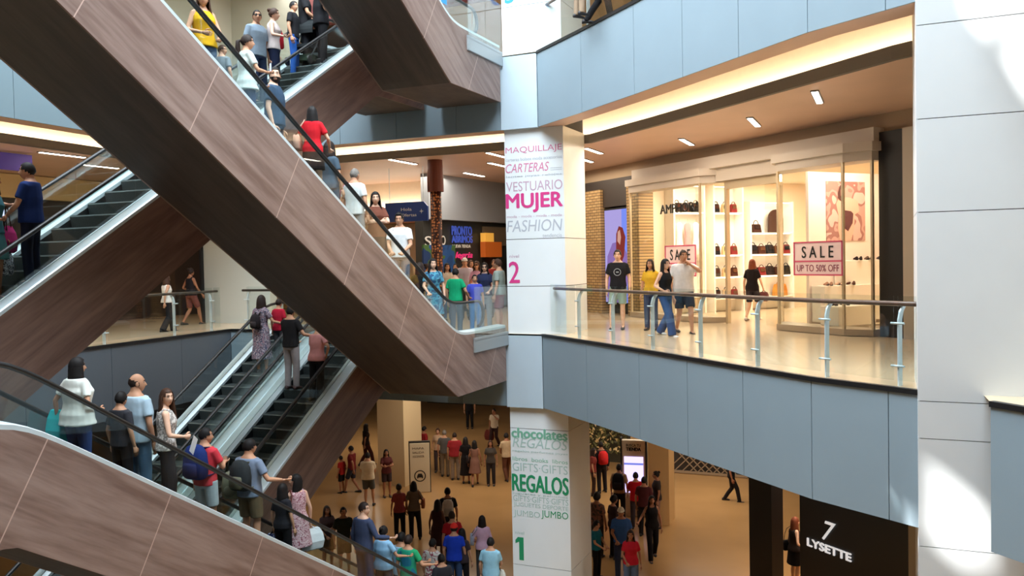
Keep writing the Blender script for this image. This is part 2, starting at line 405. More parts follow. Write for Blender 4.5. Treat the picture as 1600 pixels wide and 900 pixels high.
def escalator(pf, x0, x1, label, y0=3.4, y1=17.75, wside=WA, wund=UND, glassm=GLG, side_right=True, group=None):
    e = empty('escalator', (0, 0, 0)); tag(e, label, 'escalator', group)
    ys = [y0+(y1-y0)*i/90 for i in range(91)]
    top = [pf.trim(y) for y in ys]
    low, hi = pf.z-1.05, pf.z+H-1.05
    bot = []
    for y in ys:
        q = y-pf.ys
        if pf.sign < 0: q = 20.98-q
        b = max(low, min(hi, pf.z+.2+SL*(15.42-q)-1.30)); bot.append(b)
    for nm, xa, xb in (('side_panel', x1-.03, x1), ('side_panel', x0, x0+.03)):
        g = MB()
        for i in range(90):
            g.add([(xa, ys[i], bot[i]), (xa, ys[i+1], bot[i+1]), (xa, ys[i+1], top[i+1]-.05), (xa, ys[i], top[i]-.05),
                   (xb, ys[i], bot[i]), (xb, ys[i+1], bot[i+1]), (xb, ys[i+1], top[i+1]-.05), (xb, ys[i], top[i]-.05)],
                  [(0, 1, 2, 3), (7, 6, 5, 4), (0, 4, 5, 1)])
        g.add([(xa, ys[0], bot[0]), (xb, ys[0], bot[0]), (xb, ys[0], top[0]-.05), (xa, ys[0], top[0]-.05)], [(0, 1, 2, 3)])
        g.add([(xa, ys[-1], bot[-1]), (xb, ys[-1], bot[-1]), (xb, ys[-1], top[-1]-.05), (xa, ys[-1], top[-1]-.05)], [(3, 2, 1, 0)])
        g.build(nm, wside, e)
    g = MB()
    for i in range(90): g.add([(x0+.03, ys[i], bot[i]+.004), (x1-.03, ys[i], bot[i]+.004), (x1-.03, ys[i+1], bot[i+1]+.004), (x0+.03, ys[i+1], bot[i+1]+.004)], [(0, 3, 2, 1)])
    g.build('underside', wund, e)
    ye0, ye1 = 4.0, 16.75                      # ends of the balustrade
    yb = [ye0+(ye1-ye0)*i/80 for i in range(81)]
    for s in (0, 1):
        xo, sg = (x0, 1) if s == 0 else (x1, -1)
        g = MB()                                # outer trim and deck
        sec = [(0, -.05), (0, 0), (.02, .012), (.19, .03), (.19, -.02)]
        g.loft([[(xo+sg*a, y, pf.trim(y)+b) for a, b in sec] for y in ys], caps=True).build('deck', STEEL, e, smooth=False)
        g = MB()                                # inner deck and skirt
        sec = [(.205, .028), (.30, .0), (.30, -.06), (.205, -.06)]
        g.loft([[(xo+sg*a, y, pf.trim(y)+b) for a, b in sec] for y in yb]).build('inner_deck', STEEL, e)
        sec = [(.285, -.06), (.30, -.06), (.30, -.34), (.285, -.34)]; g = MB()
        g.loft([[(xo+sg*a, y, pf.trim(y)+b) for a, b in sec] for y in yb]).build('skirt', mat('dark_skirt_steel', S(58, 64, 68), .35, .8), e)
        hh = .60; xg = xo+sg*.197; n = 7
        for k in range(n):
            g = MB(); i0, i1 = int(80*k/n), int(80*(k+1)/n); R = []
            for i in range(i0, i1+1):
                y = yb[i]+(.006 if i == i0 else (-.006 if i == i1 else 0)); t = pf.trim(y); R.append([(xg-.006, y, t), (xg+.006, y, t), (xg+.006, y, t+hh-.03), (xg-.006, y, t+hh-.03)])
            g.loft(R).build('glass_panel', glassm, e)
        P = [(xg, y, pf.trim(y)+hh) for y in yb]
        ra = .27
        a0 = [(xg, ye0-ra*sin(pi*k/8), pf.trim(ye0)+hh-ra+ra*cos(pi*k/8)) for k in range(8, 0, -1)]
        a1 = [(xg, ye1+ra*sin(pi*k/8), pf.trim(ye1)+hh-ra+ra*cos(pi*k/8)) for k in range(1, 9)]
        MB().tube(a0+P+a1, [(.04, .03)]*(len(a0)+len(P)+len(a1)), 8, ref=(1, 0, 0)).build('handrail', BLACK, e, smooth=True)
        for an, yn in ((a0, ye0), (a1, ye1)): MB().prism([(xg-.006, p[1], p[2]) for p in an]+[(xg-.006, yn, pf.trim(yn))], (.012, 0, 0)).build('newel_glass', glassm, e)
    smat = mat('step_metal', S(84, 92, 92), .5, .55, .12, 40)
    y = 4.4; k = 0
    sm = None
    while y < 16.4:
        a, b = pf.tread(y+.16), None
        za = pf.tread(y) if pf.sign > 0 else pf.tread(y+.32)
        if sm is None:
            g = MB(); w0, w1 = x0+.32, x1-.32
            if pf.sign > 0: poly = [(0, -.02), (0, 0), (.32, 0), (.335, -.02), (.32, -.10), (.30, -.24), (.27, -.24), (.28, -.06), (.04, -.05)]
            else: poly = [(.32, -.02), (.32, 0), (0, 0), (-.015, -.02), (0, -.10), (.02, -.24), (.05, -.24), (.04, -.06), (.28, -.05)]
            g.prism([(w0, p, q) for p, q in poly], (w1-w0, 0, 0))
            nrib = 24
            for j in range(nrib):
                xr = w0+(w1-w0)*(j+.25)/nrib; g.box((xr, .01, 0), (xr+(w1-w0)/nrib*.5, .31, .006))
            sm = g.mesh('step', smat)
        o = bpy.data.objects.new('step', sm); COL.objects.link(o); o.parent = e; o.location = (0, y, za); y += .32; k += 1
    for ya, yb_ in ((y0, 4.4), (16.4, y1)):
        t = pf.tread((ya+yb_)/2); MB().box((x0+.2, ya, t-.06), (x1-.2, yb_, t+.004)).build('floor_plate', mat('ribbed_plate', S(120, 126, 128), .45, .8, .2, 60), e)
    return e

XA0, XA1 = -9.5, -7.9
PA, PB, PFU = Prof(1, 0), Prof(1, -H, .48), Prof(1, H)
PC, PD = Prof(-1, -H), Prof(-1, 0)
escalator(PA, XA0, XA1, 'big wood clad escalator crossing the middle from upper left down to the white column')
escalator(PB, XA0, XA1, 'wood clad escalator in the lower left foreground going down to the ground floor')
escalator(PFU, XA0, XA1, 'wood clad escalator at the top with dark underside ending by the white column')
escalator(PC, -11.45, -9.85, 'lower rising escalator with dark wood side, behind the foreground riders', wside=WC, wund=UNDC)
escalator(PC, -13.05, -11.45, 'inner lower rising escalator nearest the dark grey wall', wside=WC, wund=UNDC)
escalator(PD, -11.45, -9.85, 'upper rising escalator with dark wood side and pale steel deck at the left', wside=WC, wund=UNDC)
# steel sills under the landing glass of the two escalators beside the column
for z, lab in ((0, 'brushed steel sill under the glass beside the middle landing'), (H, 'brushed steel sill under the glass beside the top landing')):
    o = MB().box((-7.93, 16.1, z-.25), (-7.86, 17.83, z+.02)).build('landing_sill', TRIM); tag(bevel(o, .012), lab, 'sill')
    r = empty('glass_barrier', (-7.86, 17.0, z)); tag(r, 'clear glass barrier beside the %s escalator landing' % ('middle' if z == 0 else 'top'), 'glass barrier')
    MB().box((-.03, -.85, .02), (-.015, -.02, 1.12)).build('glass_panel', GLG, r); MB().box((-.03, .0, .02), (-.015, .82, 1.12)).build('glass_panel', GLG, r)
    MB().box((-.05, -.9, 0), (.0, .83, .06)).build('shoe_channel', TRIM, r)

# ------------------------------------------------------------------ railings
def railing(pts, posts, z, label, railm=RAILW, hgt=1.02, x_end=True):
    """pts: polyline of the handrail, posts: points of the uprights"""
    r = empty('railing', (pts[0][0], pts[0][1], z)); tag(r, label, 'railing'); o0 = np.array([pts[0][0], pts[0][1]])
    loc = lambda p: np.array(p)-o0
    P = [(*loc(p), hgt) for p in pts]
    MB().tube(P, .032, 10).build('handrail', railm, r, smooth=True)
    for i, p in enumerate(posts):
        j = min(len(posts)-2, i); e = np.array(posts[j+1])-np.array(posts[j]); e /= np.linalg.norm(e); nn = np.array([e[1], -e[0]]); q = loc(p)
        g = MB(); prof = [(0, 0), (.0, .82), (-.03, .92), (-.09, hgt-.02)]
        g.loft([[(*(q+nn*(.03+a)+e*b), z_) for a, b in ((d-.035, -.011), (d+.035, -.011), (d+.035, .011), (d-.035, .011))] for d, z_ in prof])
        g.build('post', STEEL, r)
        for zc in (.25, .78):
            c = q+nn*.075; MB().tube([(*(c-e*.09), zc), (*(c+e*.09), zc)], .014, 8).build('glass_clamp', STEEL, r)
    ends = [pts[0]]+list(posts)+[pts[-1]]
    for a, b in zip(ends, ends[1:]):
        a, b = np.array(a), np.array(b); L = np.linalg.norm(b-a)
        if L < .25: continue
        e = (b-a)/L; nn = np.array([e[1], -e[0]]); a2, b2 = loc(a+e*.03)+nn*.10, loc(b-e*.03)+nn*.10
        MB().obox((*a2, .08), (*(b2-a2), 0), (*(nn*.012), 0), (0, 0, 1.04)).build('glass_panel', GL, r)
    return r
def onpath(path, px, py):
    for a, b in zip(path, path[1:]):
        e = np.array(b)-np.array(a); n = (-e[1], e[0], 0); p = onp(px, py, (*a, 0), n); t = ((p[:2]-np.array(a))@e)/(e@e)
        if -.02 <= t <= 1.02: return (p[0], p[1])
    return None
rp = off(RX, .22)
st = onpath(rp, 866, 470) or rp[0]
posts = [q for q in (onpath(rp, px, 500) for px in (907, 960, 1022, 1097, 1186, 1294, 1408)) if q]
railing([st]+[p for p in rp if p[0] > st[0]+.1], posts, 0, 'glass railing with brown handrail before the bright shoe shop')
posts = [q for q in (onpath(rp, px, 40) for px in (862, 892, 960)) if q]
railing([rp[0]]+rp[1:], [rp[1], rp[2], rp[3], rp[4], rp[5], rp[6]], H, 'glass railing on the upper gallery at the top centre')
lp = off(LEFT, .22)
railing(lp[1:-1]+[(-16.05, 17.6)], [lp[3], lp[4], lp[5], lp[6], (-16.03, 17.3)], 0, 'glass railing on the left gallery above the dark grey wall', mat('dark_rail', S(60, 54, 50), .4))
railing(lp[1:-1]+[(-16.05, 17.6)], [lp[3], lp[4], lp[5], lp[6], (-16.03, 17.3)], H, 'glass railing on the upper left gallery', mat('dark_rail', S(60, 54, 50), .4))
railing([(-15.6, 18.05), (-13.2, 18.05)], [(-15.4, 18.05), (-14.3, 18.05), (-13.3, 18.05)], 0, 'short glass railing beside the lower escalator top landing', mat('dark_rail', S(60, 54, 50), .4))
# ------------------------------------------------------------------ shoe and bag shop on the right
U = np.array([.766, -.643, 0]); N = np.array([.643, .766, 0]); P00 = np.array([-7.1, 17.85, 0]); Z = np.array([0, 0, 1.])
def sp(s, d, z): return P00+U*s+N*d+Z*z
def spx(px, py, d):
    """point of the plane d behind the slab edge seen at a pixel, as (s, z)"""
    p = onp(px, py, P00+N*d, N); return (p-P00)@U, p[2]
def sbox(g, s0, s1, d0, d1, z0, z1): return g.obox(sp(s0, d0, z0), U*(s1-s0), N*(d1-d0), Z*(z1-z0))
def spoly(g, pts, z0, z1): return g.prism([sp(s, d, z0) for s, d in pts], (0, 0, z1-z0))

SHOPW = mat('warm_white_wall', S(240, 222, 196), .6); GOLD = mat('pale_brass', S(204, 188, 158), .35, .5); CORN = mat('grey_cornice', S(202, 192, 180), .55)
sbox(MB(), -12, 6.6, 5.15, 5.4, 4.0, 4.45).build('trim_90', mat('taupe_bulkhead', S(172, 150, 124), .6), kind='structure')
g = MB(); BL = [(-3.35, 5.2), (-3.35, 4.75), (-.3, 4.75), (.1, 5.2)]; BR = [(2.05, 5.2), (2.55, 4.6), (4.35, 4.6), (4.85, 4.85), (4.85, 5.2)]
sbox(g, -3.4, 4.9, 4.85, 5.3, 3.82, 4.12)
def grow(P, k): c = np.mean(np.array(P), 0); return [(s+(k if s > c[0] else -k), d-(k if d < 5.1 else 0)) for s, d in P]
for P in (BL, BR):
    spoly(g, grow(P, .10), 3.66, 3.84); spoly(g, grow(P, .03), 3.48, 3.66)
sbox(g, .0, 2.2, 5.0, 5.3, 3.5, 3.82)
g.build('trim_91', CORN, kind='structure')
shop = empty('storefront', sp(.8, 4.9, 0)); tag(shop, 'brightly lit shoe and bag shop front with two projecting glass windows', 'shop front')
def sh(g, name, m, parent=shop, smooth=False):
    """build in shop coordinates, parented to the front without moving"""
    o = g.build(name, m, parent, smooth); o.matrix_parent_inverse = Matrix.Translation(-Vector(parent.location)); return o
for P in (BL, BR):
    sh(spoly(MB(), grow(P, .04), 0.01, .14), 'plinth', mat('stone_plinth', S(168, 150, 128), .4))
    for (a, b) in zip(P, P[1:]):
        a3, b3 = sp(*a, .14), sp(*b, .14); e = b3-a3; nn = np.array([-e[1], e[0], 0]); nn /= np.linalg.norm(nn)
        sh(MB().obox(a3, e, nn*.012, Z*3.34), 'window_pane', GLS)
    for a in P[1:-1]:
        p = sp(*a, .14); sh(MB().obox(p-U*.025-N*.02, U*.05, N*.05, Z*3.34), 'mullion', GOLD)
sh(sbox(MB(), .18, .26, 5.12, 5.22, 0, 3.5), 'door_post', GOLD); sh(sbox(MB(), 2.0, 2.06, 5.12, 5.22, 0, 3.5), 'door_post', GOLD)
sh(sbox(MB(), .26, 2.0, 5.12, 5.22, 3.3, 3.5), 'door_head', GOLD)
sh(sbox(MB(), 1.55, 2.0, 5.15, 5.17, .02, 3.3), 'glass_door', GLS)
# shop room
g = MB(); sbox(g, -3.75, -3.65, 5.2, 12.5, 0, 3.9); sbox(g, 4.85, 4.95, 5.2, 12.5, 0, 3.9); sbox(g, -3.75, 4.95, 12.4, 12.5, 0, 3.9)
g.build('wall_shop', SHOPW, kind='structure')
sbox(MB(), -3.75, 4.95, 5.2, 12.5, 3.9, 4.0).build('ceiling', SHOPW, kind='structure')
def sarea(s, d, z, sx, sy, p):
    area('shop_fill', sp(s, d, z), (sx, sy), p*1.25, (1, .87, .70), (0, 0, atan2(U[1], U[0])))  # fill light added inside the shops, no lamp to be seen
sarea(-1.2, 9.4, 3.85, 2.6, 2.5, 190); sarea(3.7, 6.4, 3.85, 1.4, 1.6, 60); sarea(-1.6, 6.5, 3.85, 1.8, 1.8, 150)
sarea(3.4, 5.2, 3.6, 1.4, .6, 40)
# display shelving
SHELF = mat('white_shelf', S(246, 238, 226), .4); BAGC = [S(38, 24, 20), S(64, 34, 24), S(28, 26, 28), S(92, 58, 36), S(120, 40, 38), S(70, 60, 52)]
AN = atan2(N[1], N[0])
def shelving(d0, d1, s0, zs, label, top=3.3):
    """shelf unit standing along the left side wall of the shop, open towards +U"""
    e = empty('shelf_unit', sp(s0, d0, 0), AN); tag(e, label, 'shelf'); L = d1-d0
    MB().box((0, .0, .02), (L, .03, top)).build('back_panel', SHELF, e)
    for x in (0, L-.05): MB().box((x, -.38, 0), (x+.05, .0, top)).build('side_panel', SHELF, e)
    for z in zs: MB().box((.05, -.38, z-.03), (L-.05, 0, z)).build('shelf', SHELF, e)
    for z in list(zs[1:])+[top]: MB().box((.1, -.3, z-.045), (L-.1, -.26, z-.032)).build('shelf_light', glow('shelf_tube', (1, .88, .7), 7), e)
    return e
def handbag(w, h, dp, c, c2, s, d, z, label, grp, arch=False):
    e = empty('handbag', sp(s, d, z), AN); tag(e, label, 'handbag', grp)
    g = MB(); R = []
    for t, k in ((0, .92), (.08, 1), (.5, .98), (.9, .86), (1, .74)): R.append([(w/2*k*sg_x, dp/2*sg_y*(1-.45*t), h*t) for sg_x, sg_y in ((-1, -.8), (-.85, -1), (.85, -1), (1, -.8), (1, .8), (.85, 1), (-.85, 1), (-1, .8))])
    g.loft(R).build('bag_body', cloth(c), e)
    hb = [(w*.28*cos(pi*k/8), -.01, h*.95+h*(.5 if arch else .32)*sin(pi*k/8)) for k in range(9)]
    MB().tube(hb, .012, 6).build('handle', cloth(c2), e, smooth=True)
    MB().box((-w*.33, -dp*.52, h*.45), (w*.33, -dp*.40, h*.86)).build('flap', cloth(c2), e)
    return e
ORD = ('first', 'second', 'third', 'fourth', 'fifth', 'sixth', 'seventh', 'eighth')
shelving(9.0, 10.75, -3.6, (.4, 1.05, 1.7, 2.35), 'white wall shelving of dark handbags seen through the shop doorway')
shelving(6.15, 7.3, -3.6, (.5, 2.95), 'tall lit display bay in the left shop window under the dark name letters', 3.75)
shelving(7.6, 8.75, -3.6, (.4, 1.05, 1.7, 2.95), 'narrow lit shelving of small bags at the right end of the left shop window', 3.75)
for z, nm, n in ((1.05, 'third', 5), (1.7, 'second', 5)):
    for k in range(n): handbag(.29, .25+.03*((k+n) % 2), .18, BAGC[(k+int(z*3)) % 5], BAGC[(k+2) % 4], -3.38, 9.22+.33*k, z, '%s bag from the left on the %s shelf from the top through the shop doorway' % (ORD[k], nm), 'bags on the wall shelves')
handbag(.34, .26, .2, S(60, 34, 26), S(44, 26, 22), -3.38, 9.35, 2.35, 'brown tote with tall handles on the top shelf beside the arched mirror', 'bags on the wall shelves', True)
handbag(.5, .36, .2, S(196, 132, 60), S(176, 114, 50), -3.38, 10.3, .4, 'large tan round bag on the lowest shelf through the shop doorway', 'bags on the wall shelves')
for z, nm, n in ((.4, 'bottom', 3), (1.05, 'second lowest', 3), (1.7, 'second highest', 3), (2.95, 'top', 3)):
    for k in range(n): handbag(.22, .26, .14, BAGC[(k+int(z*5)) % 6] if k != 1 else S(206, 170, 124), BAGC[(k+1) % 6], -3.38, 7.82+.33*k, z, '%s bag from the left on the %s shelf of the narrow lit shelving' % (ORD[k], nm), 'bags in the left window')
for k in range(3): handbag(.26, .28, .16, BAGC[k], BAGC[k+1], -3.38, 6.38+.34*k, 2.95, '%s bag from the left above the lit display bay' % ORD[k], 'bags in the left window')
for k, c in ((0, S(236, 224, 210)), (1, S(224, 150, 150)), (2, S(240, 232, 220))):
    e = empty('hanging_dress', sp(-3.36, 6.45+.3*k, 2.7), AN); tag(e, ('white', 'salmon pink', 'ivory')[k]+' dress hanging in the lit display bay of the left shop window', 'dress')
    MB().loft([[(x*w, y*.05, z) for x, y in [(cos(2*pi*i/12), sin(2*pi*i/12)) for i in range(12)]] for z, w in ((-1.15, .17), (-.7, .14), (-.45, .09), (-.2, .12), (-.1, .11), (-.04, .03))]).build('dress_body', cloth(c), e, True)
    MB().tube([(-.1, 0, -.1), (0, 0, -.02), (.1, 0, -.1)], .008, 6).build('hanger', GOLD, e); MB().tube([(0, 0, -.02), (.02, 0, .03), (0, 0, .06)], .006, 6).build('hook', GOLD, e)
# arched dark mirror on the top shelf
pts = [(-.3, 0), (.3, 0), (.3, .42)]+[(.3*cos(pi*k/10), .42+.3*sin(pi*k/10)) for k in range(1, 10)]+[(-.3, .42)]
o = MB().prism([sp(-3.35, 10.15+a, 2.35+b) for a, b in pts], -U*.05).build('arched_mirror', mat('dark_mirror', S(70, 46, 40), .15, .3)); tag(o, 'dark arched mirror standing on the top shelf of the shop', 'mirror')
# white display wall of the right window with tiers and shoes before it
sbox(MB(), 2.52, 2.6, 5.45, 8.6, .02, 3.5).build('wall_display', mat('blush_display', S(244, 226, 214), .6), kind='structure')
def tier(s0, s1, d0, d1, z, label):
    o = sbox(MB(), s0, s1, d0, d1, .14, z).build('display_plinth', SHELF); tag(bevel(o), label, 'plinth')
tier(3.35, 3.85, 5.0, 6.1, .55, 'low white display plinth at the front of the right shop window'); tier(2.62, 3.0, 5.5, 7.4, .95, 'taller white display plinth behind the low one'); tier(2.62, 2.86, 6.2, 8.2, 1.5, 'tallest white display plinth at the back of the right window')
def shoe_pair(s, d, z, c, label):
    for k in (0, 1):
        e = empty('display_shoe', sp(s+.14*k, d, z), atan2(U[1], U[0])+radians(205+12*k)); tag(e, label % ('left', 'right')[k], 'shoe', 'shoes in the right window')
        g = MB(); R = [[(w*cos(a), y, .012+h+h*sin(a)) for a in [2*pi*i/8 for i in range(8)]] for y, w, h in ((-.12, .022, .035), (-.08, .032, .04), (0, .034, .03), (.07, .04, .022), (.12, .02, .012))]
        g.loft(R).build('upper', cloth(c), e, True); MB().box((-.03, -.12, 0), (.03, -.07, .05)).build('heel', INK, e)
for i, (s, d, z, c) in enumerate(((3.5, 5.15, .55, S(60, 30, 24)), (3.5, 5.5, .55, S(30, 24, 24)), (3.5, 5.85, .55, S(110, 60, 40)), (2.85, 5.7, .95, S(150, 110, 90)), (2.85, 6.05, .95, S(190, 160, 140)), (2.85, 6.4, .95, S(80, 50, 40)), (2.74, 6.75, 1.5, S(40, 30, 30)), (2.74, 7.1, 1.5, S(90, 70, 60)), (2.74, 7.5, 1.5, S(70, 60, 60)))):
    shoe_pair(s, d, z, c, '%%s shoe of the %s pair from the left on the %s display plinth' % (ORD[i % 3], ('low white', 'taller white', 'tallest white')[i//3]))
# sale signs
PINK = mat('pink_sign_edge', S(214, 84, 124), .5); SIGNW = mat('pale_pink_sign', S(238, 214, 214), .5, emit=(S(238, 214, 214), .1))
def sale(px0, py0, px1, py1, d, label, low):
    s0, z1 = spx(px0, py0, d); s1, z0 = spx(px1, py1, d); _, z1b = spx(px1, py0, d); z0 = z0; z1 = max(z1, z1b) if 0 else (z1+z1b)/2
    w, h = s1-s0, z1-z0; e = empty('sale_sign', sp(s0, d, z0)); tag(e, label, 'sign'); inv = Matrix.Translation(-Vector(e.location))
    def b(o): o.parent = e; o.matrix_parent_inverse = inv; return o
    b(sbox(MB(), s0, s1, d, d+.02, z0, z1).build('board', SIGNW))
    g = MB()
    for a0, a1, b0, b1 in ((0, w, 0, .03), (0, w, h-.03, h), (0, .03, 0, h), (w-.03, w, 0, h), (0, w, h*.4, h*.4+.03)): sbox(g, s0+a0, s0+a1, d-.012, d, z0+b0, z0+b1)
    b(g.build('border', PINK))
    b(word('lettering', 'S A L E', sp(s0+w*.18, d-.005, z0+h*.52), U, Z, w*.64, h*.34, INK, bold=.006))
    b(word('lettering', low, sp(s0+w*.07, d-.005, z0+h*.12), U, Z, w*.86, h*.2, mat('plum_ink', S(150, 60, 90), .6)))
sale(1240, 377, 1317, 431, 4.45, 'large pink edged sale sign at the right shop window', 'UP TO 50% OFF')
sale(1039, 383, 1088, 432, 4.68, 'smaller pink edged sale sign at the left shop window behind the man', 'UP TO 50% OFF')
s0, z0 = spx(1030, 333, 4.9); s1, z1 = spx(1092, 322, 4.9)
o = word('shop_lettering', 'AMPHORA', sp(s0, 4.95, z0-.03), U, Z, s1-s0, .24, INK, bold=.01, depth=.02); tag(o, 'dark shop name letters high in the left shop window', 'lettering')
# poster of a model on the display wall of the right window
d0, d1 = 5.98, 7.2; z0, z1 = 1.95, 3.3; w, h = d1-d0, z1-z0
e = empty('poster', sp(2.6, d0, z0)); tag(e, 'tall pinkish photo poster of a seated model in the right shop window', 'poster'); inv = Matrix.Translation(-Vector(e.location))
def pbuild(g, n, m): o = g.build(n, m, e); o.matrix_parent_inverse = inv; return o
pbuild(sbox(MB(), 2.6, 2.62, d0, d1, z0, z1), 'print', pattern('poster_landscape', (S(176, 126, 116), S(196, 150, 138), S(160, 108, 100), S(214, 176, 164)), 3))
def blob(pts, m, k, n): pbuild(MB().prism([sp(2.62+.004*k, d0+w*a, z0+h*b) for a, b in pts], U*.003), n, m)
blob([(.30, .42), (.24, .62), (.30, .72), (.42, .74), (.6, .73), (.8, .68), (.84, .5), (.72, .44), (.70, .2), (.62, .0), (.34, .0), (.28, .2)], mat('print_skin', S(226, 174, 152), .7), 1, 'figure_print')
blob([(.36, .40), (.40, .52), (.62, .5), (.68, .46), (.66, .3), (.54, .16), (.40, .24)], mat('print_dark', S(92, 50, 52), .7), 2, 'figure_print')
blob([(.30, .7), (.28, .8), (.34, .93), (.40, .95), (.46, .86), (.46, .72), (.38, .66)], mat('print_hair', S(84, 44, 38), .7), 3, 'figure_print')
blob([(.35, .76), (.35, .86), (.40, .89), (.43, .84), (.42, .76)], mat('print_skin', S(226, 174, 152), .7), 4, 'figure_print')
# dark pillar and pale pier right of the shop
s0, _ = spx(1373, 300, 5.0); s1, _ = spx(1413, 300, 5.0)
sbox(MB(), s0, s1, 5.0, 5.4, 0, 4.02).build('wall_pillar', INK, kind='structure')
sbox(MB(), s1, s1+1.6, 4.95, 5.4, 0, 4.02).build('wall_end', mat('stone_end', S(196, 186, 172), .5), kind='structure')
# brick shop left of it, with a lit advertising screen
BR1 = brick('tan_brick', S(190, 160, 112), S(168, 136, 92), S(104, 84, 60), (.766, -.643, 0))
q = lambda px: spx(px, 420, 5.1)[0]
for a, b in ((985, 1004), (921, 944)): sbox(MB(), q(a), q(b), 5.0, 5.5, 0, 3.75).build('wall_brick', BR1, kind='structure')
sbox(MB(), q(898), q(1000), 5.1, 5.5, 3.2, 4.02).build('trim_92', mat('dark_fascia', S(54, 46, 42), .5), kind='structure')
sbox(MB(), q(860), q(1000), 5.35, 5.5, 0, 3.3).build('wall_dark', mat('dark_shop', S(66, 58, 54), .5), kind='structure')
a, b = q(946), q(987)
e = empty('advert_screen', sp(a, 5.2, .35)); tag(e, 'tall glowing advertising screen with a red haired woman in lilac between brick pillars', 'screen'); inv = Matrix.Translation(-Vector(e.location))
def pbuild(g, n, m): o = g.build(n, m, e); o.matrix_parent_inverse = inv; return o
s0, w, z0, h = a, b-a, .35, 2.75
pbuild(sbox(MB(), a-.03, b+.03, 5.12, 5.3, .3, 3.15), 'screen_case', INK)
pbuild(sbox(MB(), a, b, 5.1, 5.13, .35, 3.1), 'display', glow('screen_lilac', S(176, 164, 226), .9))
def blob(pts, m, k, n): pbuild(MB().prism([sp(s0+w*x, 5.1-.004*k, z0+h*y) for x, y in pts], N*.003), n, m)
blob([(.66, .0), (1, .0), (1, 1), (.66, 1)], glow('screen_blue', S(120, 140, 236), 1.0), 1, 'figure_print')
blob([(.05, .1), (.1, .5), (.3, .64), (.62, .66), (.85, .52), (.9, .3), (.7, .0), (.1, .0)], glow('screen_dress', S(150, 120, 190), .8), 2, 'figure_print')
blob([(.42, .36), (.46, .74), (.56, .82), (.7, .8), (.8, .7), (.74, .5), (.6, .4)], glow('screen_hair', S(150, 62, 54), .7), 3, 'figure_print')
blob([(.5, .66), (.52, .76), (.6, .78), (.64, .7), (.6, .62)], glow('screen_skin', S(224, 170, 150), .8), 4, 'figure_print')
s0, z0 = spx(911, 375, 5.0); o = word('shop_letter', 'Z', sp(s0, 5.0, z0), U, Z, .18, .2, mat('white_letter', S(235, 235, 235), .5), bold=.03, depth=.03); tag(o, 'single white letter of a shop name beside the column', 'letter')
# bar lamps in the corridor ceiling
def lamp(px, py, label, ln=1.2, ang=pi/2, z=H-FH-.2, grp='bar lamps in the gallery ceilings'):
    p = onz(px, py, z); e = empty('ceiling_lamp', (p[0], p[1], z), ang); tag(e, label, 'lamp', grp)
    MB().box((-ln/2-.03, -.07, -.02), (ln/2+.03, .07, .05)).build('lamp_housing', SLATE, e); MB().box((-ln/2, -.05, -.028), (ln/2, .05, -.018)).build('diffuser', LAMP, e)
an = atan2(N[1], N[0])
for px, py, l in ((1277, 151, 'nearest bar lamp in the copper ceiling, first to the right'), (1178, 190, 'second bar lamp from the right in the copper ceiling'), (1073, 221, 'third bar lamp from the right in the copper ceiling'), (928, 235, 'bar lamp in the copper ceiling close beside the white column'), (914, 249, 'furthest bar lamp half hidden by the white column')): lamp(px, py, l)
for px, py, l in ((630, 252, 'bar lamp left of the mosaic pillar in the far ceiling'), (741, 272, 'lowest bar lamp in the far ceiling near the white column'), (779, 242, 'upper bar lamp left of the white column'), (780, 257, 'bar lamp just below the upper one left of the white column')): lamp(px, py, l, 1.35)
for px, py, l in ((98, 241, 'long bar lamp at the far left under the gallery ceiling'), (155, 259, 'long bar lamp beside the rising escalator at the left')): lamp(px, py, l, 1.2)
# ------------------------------------------------------------------ middle floor behind the escalators
def wbox(name, px0, px1, z0, z1, Y, th, m, kind='structure', tagd=None, par=None):
    x0, x1 = ony(px0, 400, Y)[0], ony(px1, 400, Y)[0]; o = MB().box((x0, Y, z0), (x1, Y+th, z1)).build(name, m, par, kind=kind)
    if tagd: tag(o, *tagd)
    return o
zy = lambda px, py, Y: ony(px, py, Y)[2]
DKSHOP = mat('dark_shop_front', S(58, 60, 60), .4)
wbox('wall_beige', 560, 668, 0, 3.4, 26, .3, mat('tan_wall', S(198, 168, 138), .6))
wbox('trim_93', 480, 690, 3.0, 3.45, 25.4, .5, mat('brown_beam', S(132, 84, 56), .5))
wbox('trim_94', 500, 690, 3.5, 4.4, 25.6, .3, CREAM)
o = wbox('cove_light', 545, 683, 3.46, 3.52, 25.35, .06, COVE, None); tag(o, 'short warm cove light above the brown beam behind the escalator', 'light')
A2, B2 = ony(662, 400, 23.5), ony(800, 400, 29.0); dirn = np.array([B2[0]-A2[0], B2[1]-A2[1], 0]); nrm = np.array([-dirn[1], dirn[0], 0]); nrm /= np.linalg.norm(nrm)
def dwall(name, f0, f1, z0, z1, th, m, dd=0.0, kind='structure'):
    a = np.array([A2[0], A2[1], 0])+dirn*f0+nrm*dd; return MB().obox((a[0], a[1], z0), dirn*(f1-f0), nrm*th, (0, 0, z1-z0)).build(name, m, kind=kind)
dwall('trim_95', 0, 1.3, 3.0, 4.45, .3, mat('blue_grey_bulkhead', S(160, 170, 184), .5), -.25)
dwall('wall_shopfront', 0, 1.3, 0, 3.0, .3, DKSHOP)
dwall('trim_96', .62, 1.3, 2.2, 2.85, .1, mat('taupe_panel', S(120, 108, 92), .5), -.12)
dwall('trim_97', .62, .68, 0, 2.4, .1, INK, -.12)
udir = dirn/np.linalg.norm(dirn)
def onw(px, py): return onp(px, py, (A2[0], A2[1], 0)+nrm*(-.06), nrm)
